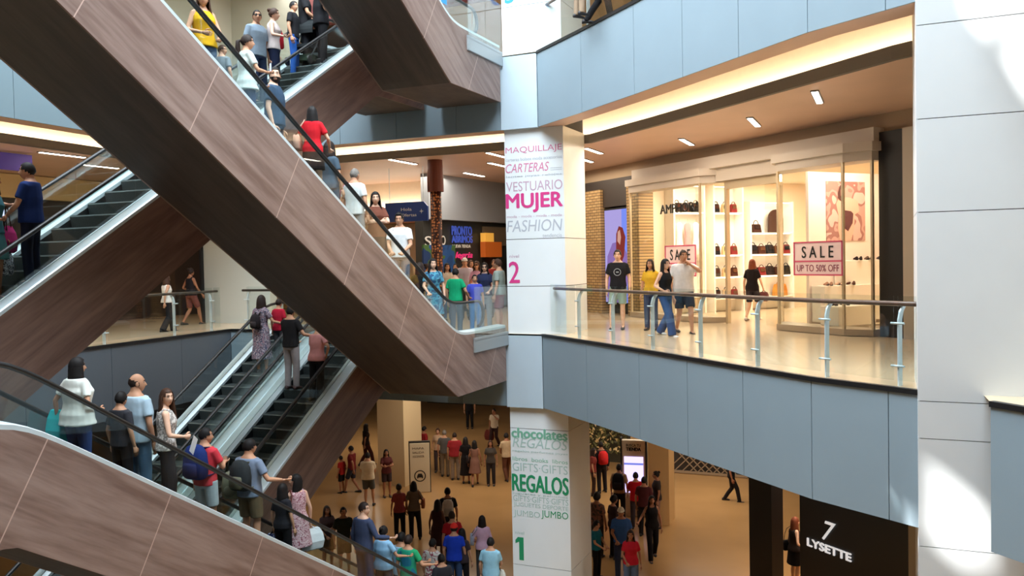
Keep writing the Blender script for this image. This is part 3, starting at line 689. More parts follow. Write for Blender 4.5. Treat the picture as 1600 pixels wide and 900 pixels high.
def wtext(name, t, px0, py0, px1, py1, m, label, bold=.01, shear=0):
    p0 = onw(px0, py1); p1 = onw(px1, py1); p2 = onw(px0, py0); o = word(name, t, p0, udir, Z, np.linalg.norm(p1-p0), p2[2]-p0[2], m, bold=bold, shear=shear, depth=.01); tag(o, label, 'lettering')
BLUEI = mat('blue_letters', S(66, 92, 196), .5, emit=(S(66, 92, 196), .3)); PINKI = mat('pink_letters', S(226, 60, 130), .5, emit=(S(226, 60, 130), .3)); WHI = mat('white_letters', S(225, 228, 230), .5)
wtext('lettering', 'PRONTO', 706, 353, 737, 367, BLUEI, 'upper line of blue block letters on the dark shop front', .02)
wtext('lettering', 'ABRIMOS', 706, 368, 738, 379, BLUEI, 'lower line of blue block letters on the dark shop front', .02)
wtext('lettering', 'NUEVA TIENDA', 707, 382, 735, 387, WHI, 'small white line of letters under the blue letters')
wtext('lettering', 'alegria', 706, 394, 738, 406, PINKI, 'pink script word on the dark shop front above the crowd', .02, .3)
o = dwall('advert_board', -.02, .30, .1, 2.2, .06, pattern('blue_green_print', (S(30, 70, 130), S(36, 84, 150), S(70, 110, 60), S(24, 56, 110)), 1.5), -.08, None); tag(o, 'blue and green advertising panel behind the mosaic pillar', 'panel')
wtext('lettering', 'S', 664, 369, 674, 385, WHI, 'white letter S on the advertising panel left of the mosaic pillar'); wtext('lettering', 'O', 689, 368, 696, 383, WHI, 'white letter O on the advertising panel right of the mosaic pillar')
p = onw(747, 378); o = MB().obox(p-nrm*.3, udir*.55, nrm*.2, (0, 0, .3)).build('yellow_lightbox', mat('yellow_box', S(226, 168, 70), .5, emit=(S(226, 168, 70), .5))); tag(o, 'yellow lit box sign above the crowd left of the white column', 'sign')
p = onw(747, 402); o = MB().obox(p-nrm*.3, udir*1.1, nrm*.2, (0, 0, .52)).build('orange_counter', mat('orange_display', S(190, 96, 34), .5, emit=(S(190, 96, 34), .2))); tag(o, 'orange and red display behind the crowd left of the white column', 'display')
p = onw(783, 403)-nrm*.5; o = MB().ball(p, .22, 14, 10).build('red_balloon', mat('red_balloon', S(214, 48, 48), .3), smooth=True); MB().tube([(p[0], p[1], p[2]-.2), (p[0]+.03, p[1], p[2]*.5), (p[0], p[1], .0)], .008, 6).build('ribbon', WHI, o); tag(o, 'round red balloon beside the white column', 'balloon')
# blue hanging sign
Y = 21.5; x0, x1 = ony(602, 330, Y)[0], ony(668, 330, Y)[0]; z0, z1 = zy(635, 346, Y), zy(635, 316, Y)
e = empty('hanging_sign', ((x0+x1)/2, Y, z1)); tag(e, 'blue hanging direction sign with white lettering above the escalator riders', 'sign'); w, h = x1-x0, z1-z0
o = MB().prism([(-w/2, 0, -h), (w/2, 0, -h), (w/2, 0, -h*.25), (w/2-.12, 0, 0), (-w/2, 0, 0)], (0, .06, 0)).build('board', mat('deep_blue_board', S(24, 62, 140), .4), e)
for sx in (-.4, .4): MB().tube([(sx*w, .03, 0), (sx*w, .03, H-FH-.22-z1)], .01, 6).build('hanger_cable', STEEL, e)
for t, a, b, ww, hh in (('Hola', -.12, -.45, .25, .16), ('Ofertas', -.12, -.75, .36, .16)):
    word('lettering', t, (a*w, -.002, b*h), (1, 0, 0), (0, 0, 1), ww*w, hh*h, WHI, e)
MB().prism([(w*.36+.07*cos(k*pi/4)*(1 if k % 2 == 0 else .3), -.006, -h*.5+.07*sin(k*pi/4)*(1 if k % 2 == 0 else .3)) for k in range(8)], (0, .004, 0)).build('star_mark', WHI, e)
# round mosaic pillar
p = ony(683, 400, 20.6)
m = bpy.data.materials.new('mosaic'); m.use_nodes = True; nt = m.node_tree; b = nt.nodes['Principled BSDF']; tc = nt.nodes.new('ShaderNodeTexCoord'); v = nt.nodes.new('ShaderNodeTexVoronoi'); v.inputs['Scale'].default_value = 13; v.inputs['Randomness'].default_value = .5
r = nt.nodes.new('ShaderNodeValToRGB'); r.color_ramp.interpolation = 'CONSTANT'; r.color_ramp.elements[0].color = (*S(214, 140, 84), 1); r.color_ramp.elements[1].position = .40; r.color_ramp.elements[1].color = (*S(60, 22, 20), 1)
nt.links.new(tc.outputs['Object'], v.inputs['Vector']); nt.links.new(v.outputs['Distance'], r.inputs[0]); nt.links.new(r.outputs[0], b.inputs['Base Color'])
e = empty('mosaic_pillar', (p[0], p[1], 0)); tag(e, 'slim round pillar covered in orange and dark red dots', 'pillar')
MB().tube([(0, 0, 0), (0, 0, 3.55)], .15, 20).build('shaft', m, e, smooth=True); MB().tube([(0, 0, 3.55), (0, 0, 3.9), (0, 0, 4.4)], [.22, .22, .2], 20).build('capital', mat('pillar_cap', S(110, 52, 36), .5), e)
# left gallery: stores, bulkheads and the pale wall by the railing
wbox('wall_pale', 314, 420, 0, 4.4, 19.9, .3, PALE)
wbox('trim_98', 311, 314, 0, 4.4, 19.8, .3, INK)
wbox('wall_store', 120, 500, 0, 4.4, 27.5, .3, mat('orange_store', S(196, 140, 80), .6))
wbox('wall_store', 150, 262, 0, 3.0, 22.5, .3, mat('dark_store', S(70, 58, 48), .5))
wbox('wall_store', 200, 290, 2.4, 4.4, 22.0, .3, mat('dark_store', S(70, 58, 48), .5))
def xbox(name, X, y0, y1, z0, z1, th, m, kind='structure'): return MB().box((X-th, y0, z0), (X, y1, z1)).build(name, m, kind=kind)
xbox('trim_99', -22.5, 2, 26, 3.72, 4.38, .3, mat('cream_bulkhead', S(222, 200, 150), .6)); xbox('wall_store', -22.7, 2, 27, 0, 3.72, .3, mat('dark_store_front', S(52, 46, 44), .5))
X = -18.4; za, zb = onx(20, 266, X)[2], min(4.36, onx(20, 222, X)[2])
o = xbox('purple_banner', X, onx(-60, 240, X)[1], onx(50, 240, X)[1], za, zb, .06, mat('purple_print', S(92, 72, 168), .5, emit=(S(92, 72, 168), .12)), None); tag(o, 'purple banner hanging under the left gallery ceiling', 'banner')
# upper gallery store walls
xbox('wall_upper', -20.0, -2, 23.0, H, H+4.4, .3, PALE)
x0 = ony(478, 20, 23.0)[0]
MB().box((-20.3, 23.0, H), (x0, 23.3, H+4.4)).build('wall_upper', mat('pale_grey_wall', S(186, 194, 188), .6), kind='structure')
MB().box((x0, 25.5, H), (-7, 25.8, H+4.4)).build('wall_upper', mat('warm_store_wall', S(220, 190, 150), .6), kind='structure')
MB().box((x0, 22.9, H+3.0), (-8, 23.2, H+4.4)).build('trim_101', mat('maroon_band', S(120, 62, 70), .5), kind='structure')
# round blue floor sign on the upper glass barrier: two blue pictograms
r = empty('blue_notice', (-7.985, 15.3, H+.6)); tag(r, 'pair of blue notices on the glass at the top landing', 'notice')
for dy in (-.35, .0): MB().box((-.004, dy-.11, -.1-.0), (.004, dy+.11, .42)).build('notice_panel', mat('bright_blue', S(44, 142, 214), .5), r)
# ------------------------------------------------------------------ lettering on the white column
PINK1, PINK2, GRY = mat('magenta_vinyl', S(206, 58, 132), .5), mat('faded_pink_vinyl', S(204, 120, 156), .5), mat('pale_grey_vinyl', S(176, 182, 194), .5)
GR1, GR2, GR3 = mat('green_vinyl', S(32, 142, 96), .5), mat('soft_green_vinyl', S(120, 180, 156), .5), mat('pale_green_vinyl', S(168, 196, 192), .5)
PIN3 = mat('dusty_vinyl', S(190, 160, 180), .5)
def graphic(loc, label):
    e = empty('column_lettering', loc); return tag(e, label, 'lettering')
def cl(e, t, px0, py0, px1, py1, m, bold=0, shear=0):
    a = ony(px0, py1, cy0-.002); b = ony(px1, py1, cy0-.002); c = ony(px0, py0, cy0-.002); x0, x1 = max(a[0], cx0+.02), min(b[0], cx1-.02)
    o = word('lettering', t, (x0, cy0-.001, a[2]), (1, 0, 0), (0, 0, 1), x1-x0, c[2]-a[2], m, None, bold, shear, .003); o.parent = e; o.matrix_parent_inverse = Matrix.Translation(-Vector(e.location))
e = graphic((cx0, cy0-.002, 2.2), 'pink and grey fashion words on the middle floor part of the white column')
for a in (('MAQUILLAJE', 790, 231, 878, 243, PINK2, 0), ('carteras bolsos moda accesorios', 790, 248, 878, 253, GRY), ('CARTERAS', 790, 257, 858, 271, PINK2, 0, .25), ('lentes joyas relojes', 791, 275, 878, 279, GRY), ('VESTUARIO', 791, 285, 879, 300, PIN3, 0), ('MUJER', 790, 304, 879, 333, PINK1, .012), ('moda - moda - moda - moda', 792, 337, 878, 341, PIN3), ('FASHION', 791, 345, 879, 363, GRY, 0, .15), ('tendencia', 848, 365, 878, 371, GRY)): cl(e, *a)
g = MB(); 
for py in (262, 265): a, b = ony(860, py, cy0), ony(878, py, cy0); g.box((a[0], cy0-.004, a[2]-.01), (b[0], cy0-.001, a[2]))
o = g.build('rule', GRY, e); o.matrix_parent_inverse = Matrix.Translation(-Vector(e.location))
e = graphic((cx0, cy0-.002, 1.2), 'large magenta floor number two on the white column'); cl(e, '2', 796, 409, 812, 442, PINK1, .03); cl(e, 'nivel', 796, 398, 811, 403, PIN3)
e = graphic((cx0, cy0-.002, -2.2), 'green gift words on the ground floor part of the white column')
for a in (('chocolates', 800, 668, 886, 683, GR2, .02), ('REGALOS', 801, 683, 887, 698, GR3, 0, .2), ('regalos perfumes joyas', 801, 702, 887, 706, GR3), ('libros  books  libros', 801, 713, 887, 719, GR2), ('GIFTS·GIFTS', 801, 722, 887, 735, GR3), ('REGALOS', 801, 740, 888, 766, GR1, .012), ('juguetes y peluches', 801, 768, 887, 772, GR3), ('GIFTS·GIFTS·GIFTS', 802, 773, 888, 782, GR3), ('JUGUETES DEPORTE', 803, 784, 888, 792, GR3), ('JUMBO', 803, 796, 844, 808, GR3), ('JUMBO', 846, 797, 888, 811, GR1, .0)): cl(e, *a)
e = graphic((cx0, cy0-.002, -5), 'large green floor number one on the white column'); 
a, b = ony(806, 874, cy0), ony(818, 840, cy0); w, h = b[0]-a[0], b[2]-a[2]
o = MB().prism([(a[0]+w*x, cy0-.004, a[2]+h*z) for x, z in ((.45, 0), (1, 0), (1, 1), (.3, 1), (0, .86), (0, .72), (.45, .8))], (0, .003, 0)).build('lettering', GR1, e); o.matrix_parent_inverse = Matrix.Translation(-Vector(e.location))
cl(e, 'nivel', 805, 829, 819, 834, GR3)
e = graphic((cx0, cy0-.002, 7), 'large blue floor number three high on the white column'); cl(e, '3', 789, -26, 804, 6, mat('blue_vinyl', S(40, 140, 214), .5), .03)
# ------------------------------------------------------------------ ground floor
g = MB(); p = onz(592, 757, -H); g.box((p[0], p[1], -H), (p[0]+1.08, p[1]+1.25, -1.8)); g.build('wall_column_far', mat('beige_column', S(214, 190, 150), .6), kind='structure')
# directory stand with a round car pictogram
q = onz(657, 769, -H); e = empty('directory_stand', (q[0], q[1], -H), radians(29)); tag(e, 'white floor standing directory board with a round black car symbol', 'sign stand')
bevel(MB().box((-.34, -.07, .0), (.34, .07, 1.72)).build('board', mat('stand_white', S(214, 200, 172), .5), e), .02)
MB().box((-.37, -.05, 0), (-.34, .09, 1.76)).build('frame', INK, e); MB().box((.34, -.05, 0), (.37, .09, 1.76)).build('frame', INK, e); MB().box((-.37, -.06, 1.72), (.37, .09, 1.77)).build('frame', INK, e)
g = MB(); n = 28; R0 = [(.2*cos(2*pi*k/n), -.074, .58+.2*sin(2*pi*k/n)) for k in range(n)]; R1 = [(.165*cos(2*pi*k/n), -.074, .58+.165*sin(2*pi*k/n)) for k in range(n)]
g.add(R0+R1, [(k, (k+1) % n, n+(k+1) % n, n+k) for k in range(n)]); g.build('round_mark', INK, e)
MB().prism([(-.1, -.076, .5), (-.1, -.076, .58), (-.06, -.076, .66), (.06, -.076, .66), (.1, -.076, .58), (.1, -.076, .5), (.06, -.076, .5), (.06, -.076, .53), (-.06, -.076, .53), (-.06, -.076, .5)], (0, .003, 0)).build('car_mark', INK, e)
for t, z_ in (('MAPA', 1.5), ('SALIDA', 1.36), ('ASCENSOR', 1.22)): word('lettering', t, (-.24, -.072, z_), (1, 0, 0), (0, 0, 1), .4, .07, mat('grey_ink', S(110, 100, 90), .6), e)
# touch screen totem
q = onz(992, 806, -H); e = empty('touch_totem', (q[0], q[1], -H), radians(10)); tag(e, 'tall store finder totem with a glowing lilac touch screen', 'totem')
bevel(MB().box((-.36, -.1, 0), (.36, .1, 2.35)).build('case', mat('totem_cream', S(222, 206, 184), .5), e), .02)
for sx in (-.4, .36): MB().box((sx, -.12, 0), (sx+.04, .12, 2.42)).build('frame', INK, e)
MB().box((-.29, -.115, .75), (.29, -.1, 1.85)).build('screen', glow('totem_screen', S(206, 190, 255), 1.6), e)
MB().box((-.29, -.12, 1.6), (.29, -.115, 1.66)).build('screen_bar', glow('totem_bar', S(120, 130, 220), 1.0), e)
word('lettering', 'BUSCA TU', (-.22, -.102, 2.16), (1, 0, 0), (0, 0, 1), .44, .08, INK, e, .01); word('lettering', 'TIENDA', (-.22, -.102, 2.03), (1, 0, 0), (0, 0, 1), .44, .1, INK, e, .03)
g = MB(); p = onz(1014, 818, -H); g.box((p[0], p[1], -H), (p[0]+.62, p[1]+.7, -1.8)); g.build('wall_post', mat('tan_post', S(214, 176, 122), .6), kind='structure')
# planted shop front and lattice shop front at the back of the ground floor
Y = 31.5
x0, x1 = ony(905, 700, Y)[0], ony(975, 700, Y)[0]
MB().box((x0-3, Y+.6, -H), (x1, Y+.9, -1.8)).build('wall_green', mat('dark_green_wall', S(60, 56, 40), .7), kind='structure')
rnd = random.Random(3); g = MB(); leafm = [mat('leaf_gold', S(236, 210, 150), .5), mat('leaf_green', S(110, 110, 62), .6), mat('leaf_dark', S(70, 70, 46), .6)]
for k in range(1100):
    x, z, y = rnd.uniform(x0-1.5, x1), rnd.uniform(-5.8, -3.2), Y+.5-rnd.uniform(0, .35); s_ = rnd.uniform(.05, .11); a = rnd.uniform(0, 2*pi); t = rnd.uniform(-.6, .6)
    g.cur = rnd.choice((0, 1, 1, 2)); d1 = np.array([cos(a), t*.6, sin(a)])*s_; d2 = np.array([-sin(a), .3, cos(a)])*s_*.45; c = np.array([x, y, z]); g.add([c-d1, c-d2, c+d1, c+d2], [(0, 1, 2, 3)])
o = g.build('leaf_wall', leafm); tag(o, 'wall of green and gold leaves behind the people at the back of the ground floor', 'plants', kind='stuff')
Y = 31.2; x0, x1 = ony(1041, 740, Y)[0], ony(1168, 740, Y)[0]
MB().box((x0-.2, Y+.1, -H), (x1+.6, Y+.3, -1.8)).build('wall_lattice', mat('dark_lattice_back', S(52, 46, 42), .6), kind='structure')
e = empty('lattice_screen', (x0, Y, -H)); tag(e, 'diagonal lattice screen across the dark shop front at the back', 'lattice')
g = MB(); w = x1-x0
for k in range(-8, 26):
    for sgn in (1, -1):
        a = k*.28; p0 = np.array([a, 0, .08]); p1 = np.array([a+sgn*.95, 0.0, 1.03])
        if min(a, a+sgn*.95) < 0 or max(a, a+sgn*.95) > w: continue
        g.obox(p0, p1-p0, (0, .03, 0), (.05, 0, 0))
g.build('slats', mat('lattice_wood', S(150, 128, 104), .6), e); MB().box((0, -.02, .02), (w, .06, .1)).build('rail', mat('lattice_wood', S(150, 128, 104), .6), e); MB().box((0, -.02, 1.03), (w, .06, 1.1)).build('rail', mat('lattice_wood', S(150, 128, 104), .6), e)
# black shop at the lower right, white lettering, narrow lit doorway
sA, sB, sC, sD = [spx(px, 850, 5.0)[0] for px in (1171, 1206, 1250, 1422)]
BLKW = mat('black_wall', S(26, 25, 26), .35)
sbox(MB(), sA, sB, 5.0, 5.35, -H, -1.8).build('wall_black', BLKW, kind='structure')
sbox(MB(), sC, sD, 5.0, 5.35, -H, -1.8).build('wall_black', BLKW, kind='structure')
sbox(MB(), sD, sD+1.5, 4.95, 5.35, -H, -1.8).build('wall_end', mat('stone_end', S(196, 186, 172), .5), kind='structure')
sbox(MB(), sB-.6, sC+.8, 7.6, 7.8, -H, -1.8).build('wall_boutique', mat('boutique_wall', S(206, 150, 104), .6), kind='structure')
sarea((sB+sC)/2, 6.2, -1.9, .9, 1.6, 100)
s0, z0 = spx(1262, 870, 4.98); s1, _ = spx(1330, 870, 4.98); zA = spx(1262, 842, 4.98)[1]; zB = spx(1262, 852, 4.98)[1]
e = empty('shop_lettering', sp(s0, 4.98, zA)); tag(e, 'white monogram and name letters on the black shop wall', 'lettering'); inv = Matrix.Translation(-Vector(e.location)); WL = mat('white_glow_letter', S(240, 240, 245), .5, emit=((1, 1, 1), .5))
sm, zm = spx(1285, 848, 4.98); sm1, _ = spx(1306, 848, 4.98)
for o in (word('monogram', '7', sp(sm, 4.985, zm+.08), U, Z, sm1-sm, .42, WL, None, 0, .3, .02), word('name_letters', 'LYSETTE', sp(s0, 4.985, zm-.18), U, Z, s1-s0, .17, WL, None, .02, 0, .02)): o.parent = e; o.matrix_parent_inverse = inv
# dark counter at the far end
wbox('wall_far_shop', 660, 800, -H, -1.8, 43.5, .3, mat('far_shop', S(120, 96, 80), .6)); wbox('wall_far_shop', 662, 760, -H, -4.2, 42.6, .3, mat('far_dark', S(44, 38, 36), .6))
# ------------------------------------------------------------------ people
SK = {'light': S(222, 178, 152), 'mid': S(196, 146, 116), 'tan': S(164, 112, 84), 'dark': S(110, 72, 54)}
HAIRC = {'black': S(26, 22, 22), 'brown': S(66, 42, 30), 'dark': S(42, 30, 26), 'auburn': S(120, 60, 36), 'grey': S(120, 114, 108), 'blond': S(150, 118, 78)}
JEAN, NAVY, BLK, CHAR = S(58, 82, 122), S(34, 42, 66), S(28, 27, 30), S(62, 64, 68)

def skinmat(k):
    return mat('skin_'+k, SK[k], .55, 0, .04, 12, spec=.35)
EYEW = mat('eye_white', S(225, 220, 214), .3); EYED = mat('eye_dark', S(34, 24, 20), .25)
def lipmat(k): return mat('lips_'+k, tuple(c*f for c, f in zip(SK[k], (.82, .55, .55))), .5)

def head_grid(n=32, m=24, off=0.0, female=False):
    """deformed sphere: a head with brow, eye sockets, nose, mouth and chin; front is +Y"""
    P = np.zeros((m+1, n, 3))
    for i in range(m+1):
        a = -pi/2+pi*i/m
        for k in range(n):
            t = 2*pi*k/n; x, y, z = cos(a)*cos(t), cos(a)*sin(t), sin(a)
            x, y, z = x*(.076+off), y*(.097+off), z*(.118+off)
            q = max(0., min(1., -z/.118))
            x *= 1-(.34 if female else .27)*q**1.6
            if y < 0: y *= 1-.42*q
            y += .014*q
            if y > 0:
                fr = y/.097
                y -= .006*max(0, abs(x)/.076)**2*fr
                if off == 0:
                    nz = max(0., min(1., (.018-z)/.05)) if z > -.034 else max(0., 1-(-.034-z)/.010)
                    y += .026*exp(-(x/.0125)**2)*nz*fr
                    y -= .011*exp(-((abs(x)-.031)/.017)**2-((z-.012)/.013)**2)*fr
                    y += .005*exp(-((z-.034)/.010)**2)*exp(-(x/.05)**2)*fr
                    y += .006*exp(-((z+.062)/.012)**2-(x/.024)**2)*fr
                    y += .008*exp(-((z+.098)/.014)**2-(x/.022)**2)*fr
                    y -= .004*exp(-((z+.080)/.008)**2-(x/.025)**2)*fr
            P[i, k] = (x, y, z)
    return P
def grid_faces(m, n): return [(i*n+k, i*n+(k+1) % n, (i+1)*n+(k+1) % n, (i+1)*n+k) for i in range(m) for k in range(n)]
_HEADS = {}
def head_parts(female):
    """vertices, faces, material index: 0 skin, 1 eye white, 2 eye dark, 3 lips, 4 brow"""
    if female in _HEADS: return _HEADS[female]
    g = MB(); P = head_grid(32, 24, 0, female); fs = grid_faces(24, 32); V = P.reshape(-1, 3); g.add(V, fs)
    for j, f in enumerate(fs):
        c = V[list(f)].mean(0)
        if c[1] > .06 and abs(c[0]) < .024 and -.071 < c[2] < -.053: g.mi[j] = 3
    for s in (-1, 1):
        g.cur = 0; g.ball((s*.076, -.006, -.006), (.010, .022, .032), 8, 6)
        g.cur = 1; g.ball((s*.030, .076, .011), (.0135, .010, .0085), 10, 6)
        g.cur = 2; g.ball((s*.030, .083, .011), (.0068, .0055, .0068), 8, 6)
        g.cur = 4; g.tube([(s*.014, .094, .031), (s*.030, .092, .037), (s*.047, .080, .031)], [(.003, .005), (.004, .005), (.003, .003)], 6, ref=(0, 0, 1))
    _HEADS[female] = (np.array(g.v), g.f, g.mi); return _HEADS[female]

_HAIR = {}
def hair_parts(kind, female):
    if (kind, female) in _HAIR: return _HAIR[(kind, female)]
    n, m = 32, 24; g = MB(); thick = {'short': .011, 'bald': .006, 'crop': .007, 'curly': .024, 'bob': .02, 'long': .019, 'quiff': .012, 'cap': .014}.get(kind, .015)
    P0, P1 = head_grid(n, m, .001, female), head_grid(n, m, thick, female)
    r = random.Random(hash(kind) % 1000)
    def keep(p):
        x, y, z = p; fr = y/.097
        if kind == 'bald': return (z < .025-.035*fr and z > -.07 and fr < .12 and not (fr > -.35 and z < -.035))
        if fr > .62: return z > .076
        if fr > .15: return z > (.058 if abs(x) < .05 else .022)
        if fr > -.35: return z > (-.012 if fr > -.1 else -.035)
        return z > (-.082 if kind not in ('crop',) else -.06)
    fs = grid_faces(m, n); V0, V1 = P0.reshape(-1, 3), P1.reshape(-1, 3).copy()
    if kind == 'quiff':
        for i, p in enumerate(V1):
            if p[2] > .06: V1[i][2] += .022*max(0, (p[1]+.05)/.12); 
    if kind == 'curly':
        for i in range(len(V1)): V1[i] *= 1+.05*r.random()
    kf = [f for f in fs if keep(V0[list(f)].mean(0))]
    cnt = {}
    for f in kf:
        for a, b in zip(f, f[1:]+f[:1]): cnt[tuple(sorted((a, b)))] = cnt.get(tuple(sorted((a, b))), 0)+1
    used = sorted({i for f in kf for i in f}); mp = {i: j for j, i in enumerate(used)}
    vs = [V1[i] for i in used]; g.add(vs, [tuple(mp[i] for i in f) for f in kf])
    for (a, b), c in cnt.items():                 # close the rim down to the scalp
        if c == 1: g.add([V1[a], V1[b], V0[b]*.985, V0[a]*.985], [(0, 1, 2, 3)])
    def curtain(zb, spread, ang=1.15, thin=1.0):
        R = []
        for z, a, b, th in ((.07, .075, .09, .012), (.02, .094, .116, .016), (-.05, .104, .122, .022), (-.12, .110*thin, .124, .03), (-.5*(-zb)-.08, .116*spread, .132, .03), (zb, .09*spread, .134, .012)):
            A = [-pi/2+ang*(2*k/10-1)*pi/2 for k in range(11)]
            R.append([(a*cos(t), b*sin(t), z) for t in A]+[((a-th)*cos(t), (b-th)*sin(t), z) for t in reversed(A)])
        g.loft(R)
    if kind == 'long': curtain(-.34, 1.15, 1.2)
    if kind == 'verylong': curtain(-.47, 1.2, 1.2)
    if kind == 'bob': curtain(-.19, 1.12, 1.3)
    if kind == 'pony': g.tube([(0, -.105, .03), (0, -.15, .01), (0, -.155, -.10), (0, -.14, -.24), (0, -.13, -.30)], [.02, .035, .042, .03, .008], 8)
    if kind == 'bun': g.ball((0, -.09, .085), .045, 10, 8)
    _HAIR[(kind, female)] = (np.array(g.v), g.f, None); return _HAIR[(kind, female)]

def hand_parts(curl, side):
    """palm and five bent fingers; fingers point along -Z, palm faces -X*side (towards the thigh), thumb forward (+Y)"""
    g = MB(); s = side
    g.loft([[(s*a, b, z) for a, b in ((-.013, -w), (.013, -w), (.015, 0), (.013, w), (-.013, w), (-.016, 0))][::(1 if s > 0 else -1)] for z, w in ((.025, .022), (-.01, .030), (-.05, .040), (-.085, .038))])
    for k, (y, L, r) in enumerate(((.030, .072, .0085), (.010, .080, .009), (-.010, .074, .0085), (-.029, .058, .0075))):
        p = np.array([0, y, -.078]); a = curl*.35; P = [p]
        for sg, da in ((.45, curl*.5), (.32, curl*.8), (.23, curl*.5)):
            a += da; p = p+np.array([-s*sin(a), 0, -cos(a)])*L*sg; P.append(p)
        g.tube(P, [r, r, r*.9, r*.7], 6)
    p = np.array([-s*.004, .030, -.012]); g.tube([p, p+(-s*.010, .028, -.028), p+(-s*.018, .038, -.056), p+(-s*.026, .036, -.078)], [.0115, .011, .0095, .007], 6)
    return np.array(g.v), g.f

ARMS = {  # wrist target (outwards, forward, up) and elbow pole
 'down': ((.245, .03, .86), (.5, -.6, 0)), 'rail': ((.27, .20, .97), (.6, -.7, -.4)), 'side': ((.33, -.04, .90), (.6, -.7, 0)), 'phone': ((.09, .30, 1.14), (.7, -.3, -.8)),
 'face': ((.10, .17, 1.42), (.8, .3, -.6)), 'hip': ((.22, .05, .99), (1, -.5, 0)), 'bag': ((.21, .16, 1.02), (.5, -.8, -.4)),
 'swingf': ((.225, .22, .92), (.4, -.8, 0)), 'swingb': ((.23, -.20, .90), (.4, -.8, 0)), 'low': ((.10, .22, 1.06), (.7, -.5, -.5)), 'cross': ((-.03, .25, 1.16), (.9, .1, -.6)),
 'front': ((.11, .27, .98), (.7, -.6, -.2)), 'strap': ((.13, .16, 1.27), (.7, -.3, -.8)), 'out': ((.40, .25, 1.08), (.3, -.6, -.8)), 'point': ((.38, .36, 1.20), (.4, -.3, -.8))}

_bodycache = {}
def remeshed(parts, vox):
    """union of closed parts as one continuous surface"""
    g = MB()
    for p in parts: g.add(p.v, p.f)
    me = g.mesh('tmp', []); ob = bpy.data.objects.new('tmp', me); COL.objects.link(ob)
    md = ob.modifiers.new('r', 'REMESH'); md.mode = 'VOXEL'; md.voxel_size = vox
    sm = ob.modifiers.new('s', 'SMOOTH'); sm.iterations = 3; sm.factor = .5
    m2 = bpy.data.meshes.new_from_object(ob.evaluated_get(bpy.context.evaluated_depsgraph_get()))
    bpy.data.objects.remove(ob); bpy.data.meshes.remove(me)
    nv, npoly = len(m2.vertices), len(m2.polygons); co = np.empty(nv*3, np.float32); m2.vertices.foreach_get('co', co)
    nl = len(m2.loops); vi = np.empty(nl, np.int32); m2.loops.foreach_get('vertex_index', vi); lt = np.empty(npoly, np.int32); m2.polygons.foreach_get('loop_total', lt)
    fs = []; o = 0
    for t in lt: fs.append(tuple(vi[o:o+t])); o += t
    bpy.data.meshes.remove(m2); return co.reshape(-1, 3), fs

def ik(Sh, W, l1, l2, pole):
    d = W-Sh; L = np.linalg.norm(d); Lm = min(L, (l1+l2)*.995); d = d/L; W = Sh+d*Lm
    x = (l1*l1-l2*l2+Lm*Lm)/(2*Lm); hgt = sqrt(max(1e-6, l1*l1-x*x)); p = np.array(pole, float); p = p-d*(p@d); p /= np.linalg.norm(p)+1e-9
    return Sh+d*x+p*hgt, W

def ell(z, rx, ry, y=0, n=16, k=2.3):
    out = []
    for i in range(n):
        t = 2*pi*i/n; c, s = cos(t), sin(t); out.append((rx*np.sign(c)*abs(c)**(2/k), y+ry*np.sign(s)*abs(s)**(2/k), z))
    return out

def torso_rows(fem, bw, girth=1.0):
    if fem: R = [(.83, .135, .10, .0), (.90, .172, .118, -.008), (.97, .170, .115, -.008), (1.05, .138, .10, 0), (1.12, .125, .095, .002), (1.20, .138, .108, .008), (1.27, .146, .122, .016), (1.33, .142, .108, .008), (1.39, .140, .088, -.004), (1.425, .116, .074, -.01), (1.46, .074, .06, -.012), (1.50, .046, .05, -.004), (1.56, .045, .05, .004)]
    else: R = [(.83, .135, .10, 0), (.90, .165, .115, -.005), (.97, .162, .112, -.003), (1.05, .150, .108, 0), (1.12, .150, .108, .002), (1.22, .164, .114, .004), (1.31, .172, .116, .004), (1.38, .168, .10, -.004), (1.43, .142, .085, -.010), (1.468, .088, .07, -.012), (1.50, .056, .058, -.006), (1.56, .054, .056, .004)]
    return [(z, rx*bw*(girth if z < 1.3 else 1), ry*bw*(girth if z < 1.3 else 1), y) for z, rx, ry, y in R]

def rows_between(R, z0, z1, add=0.0):
    zs = [r[0] for r in R]; out = []
    for z in [z0]+[z for z in zs if z0+.01 < z < z1-.01]+[z1]:
        v = [np.interp(z, zs, [r[j] for r in R]) for j in (1, 2, 3)]; out.append((z, v[0]+add, v[1]+add, v[2]))
    return out

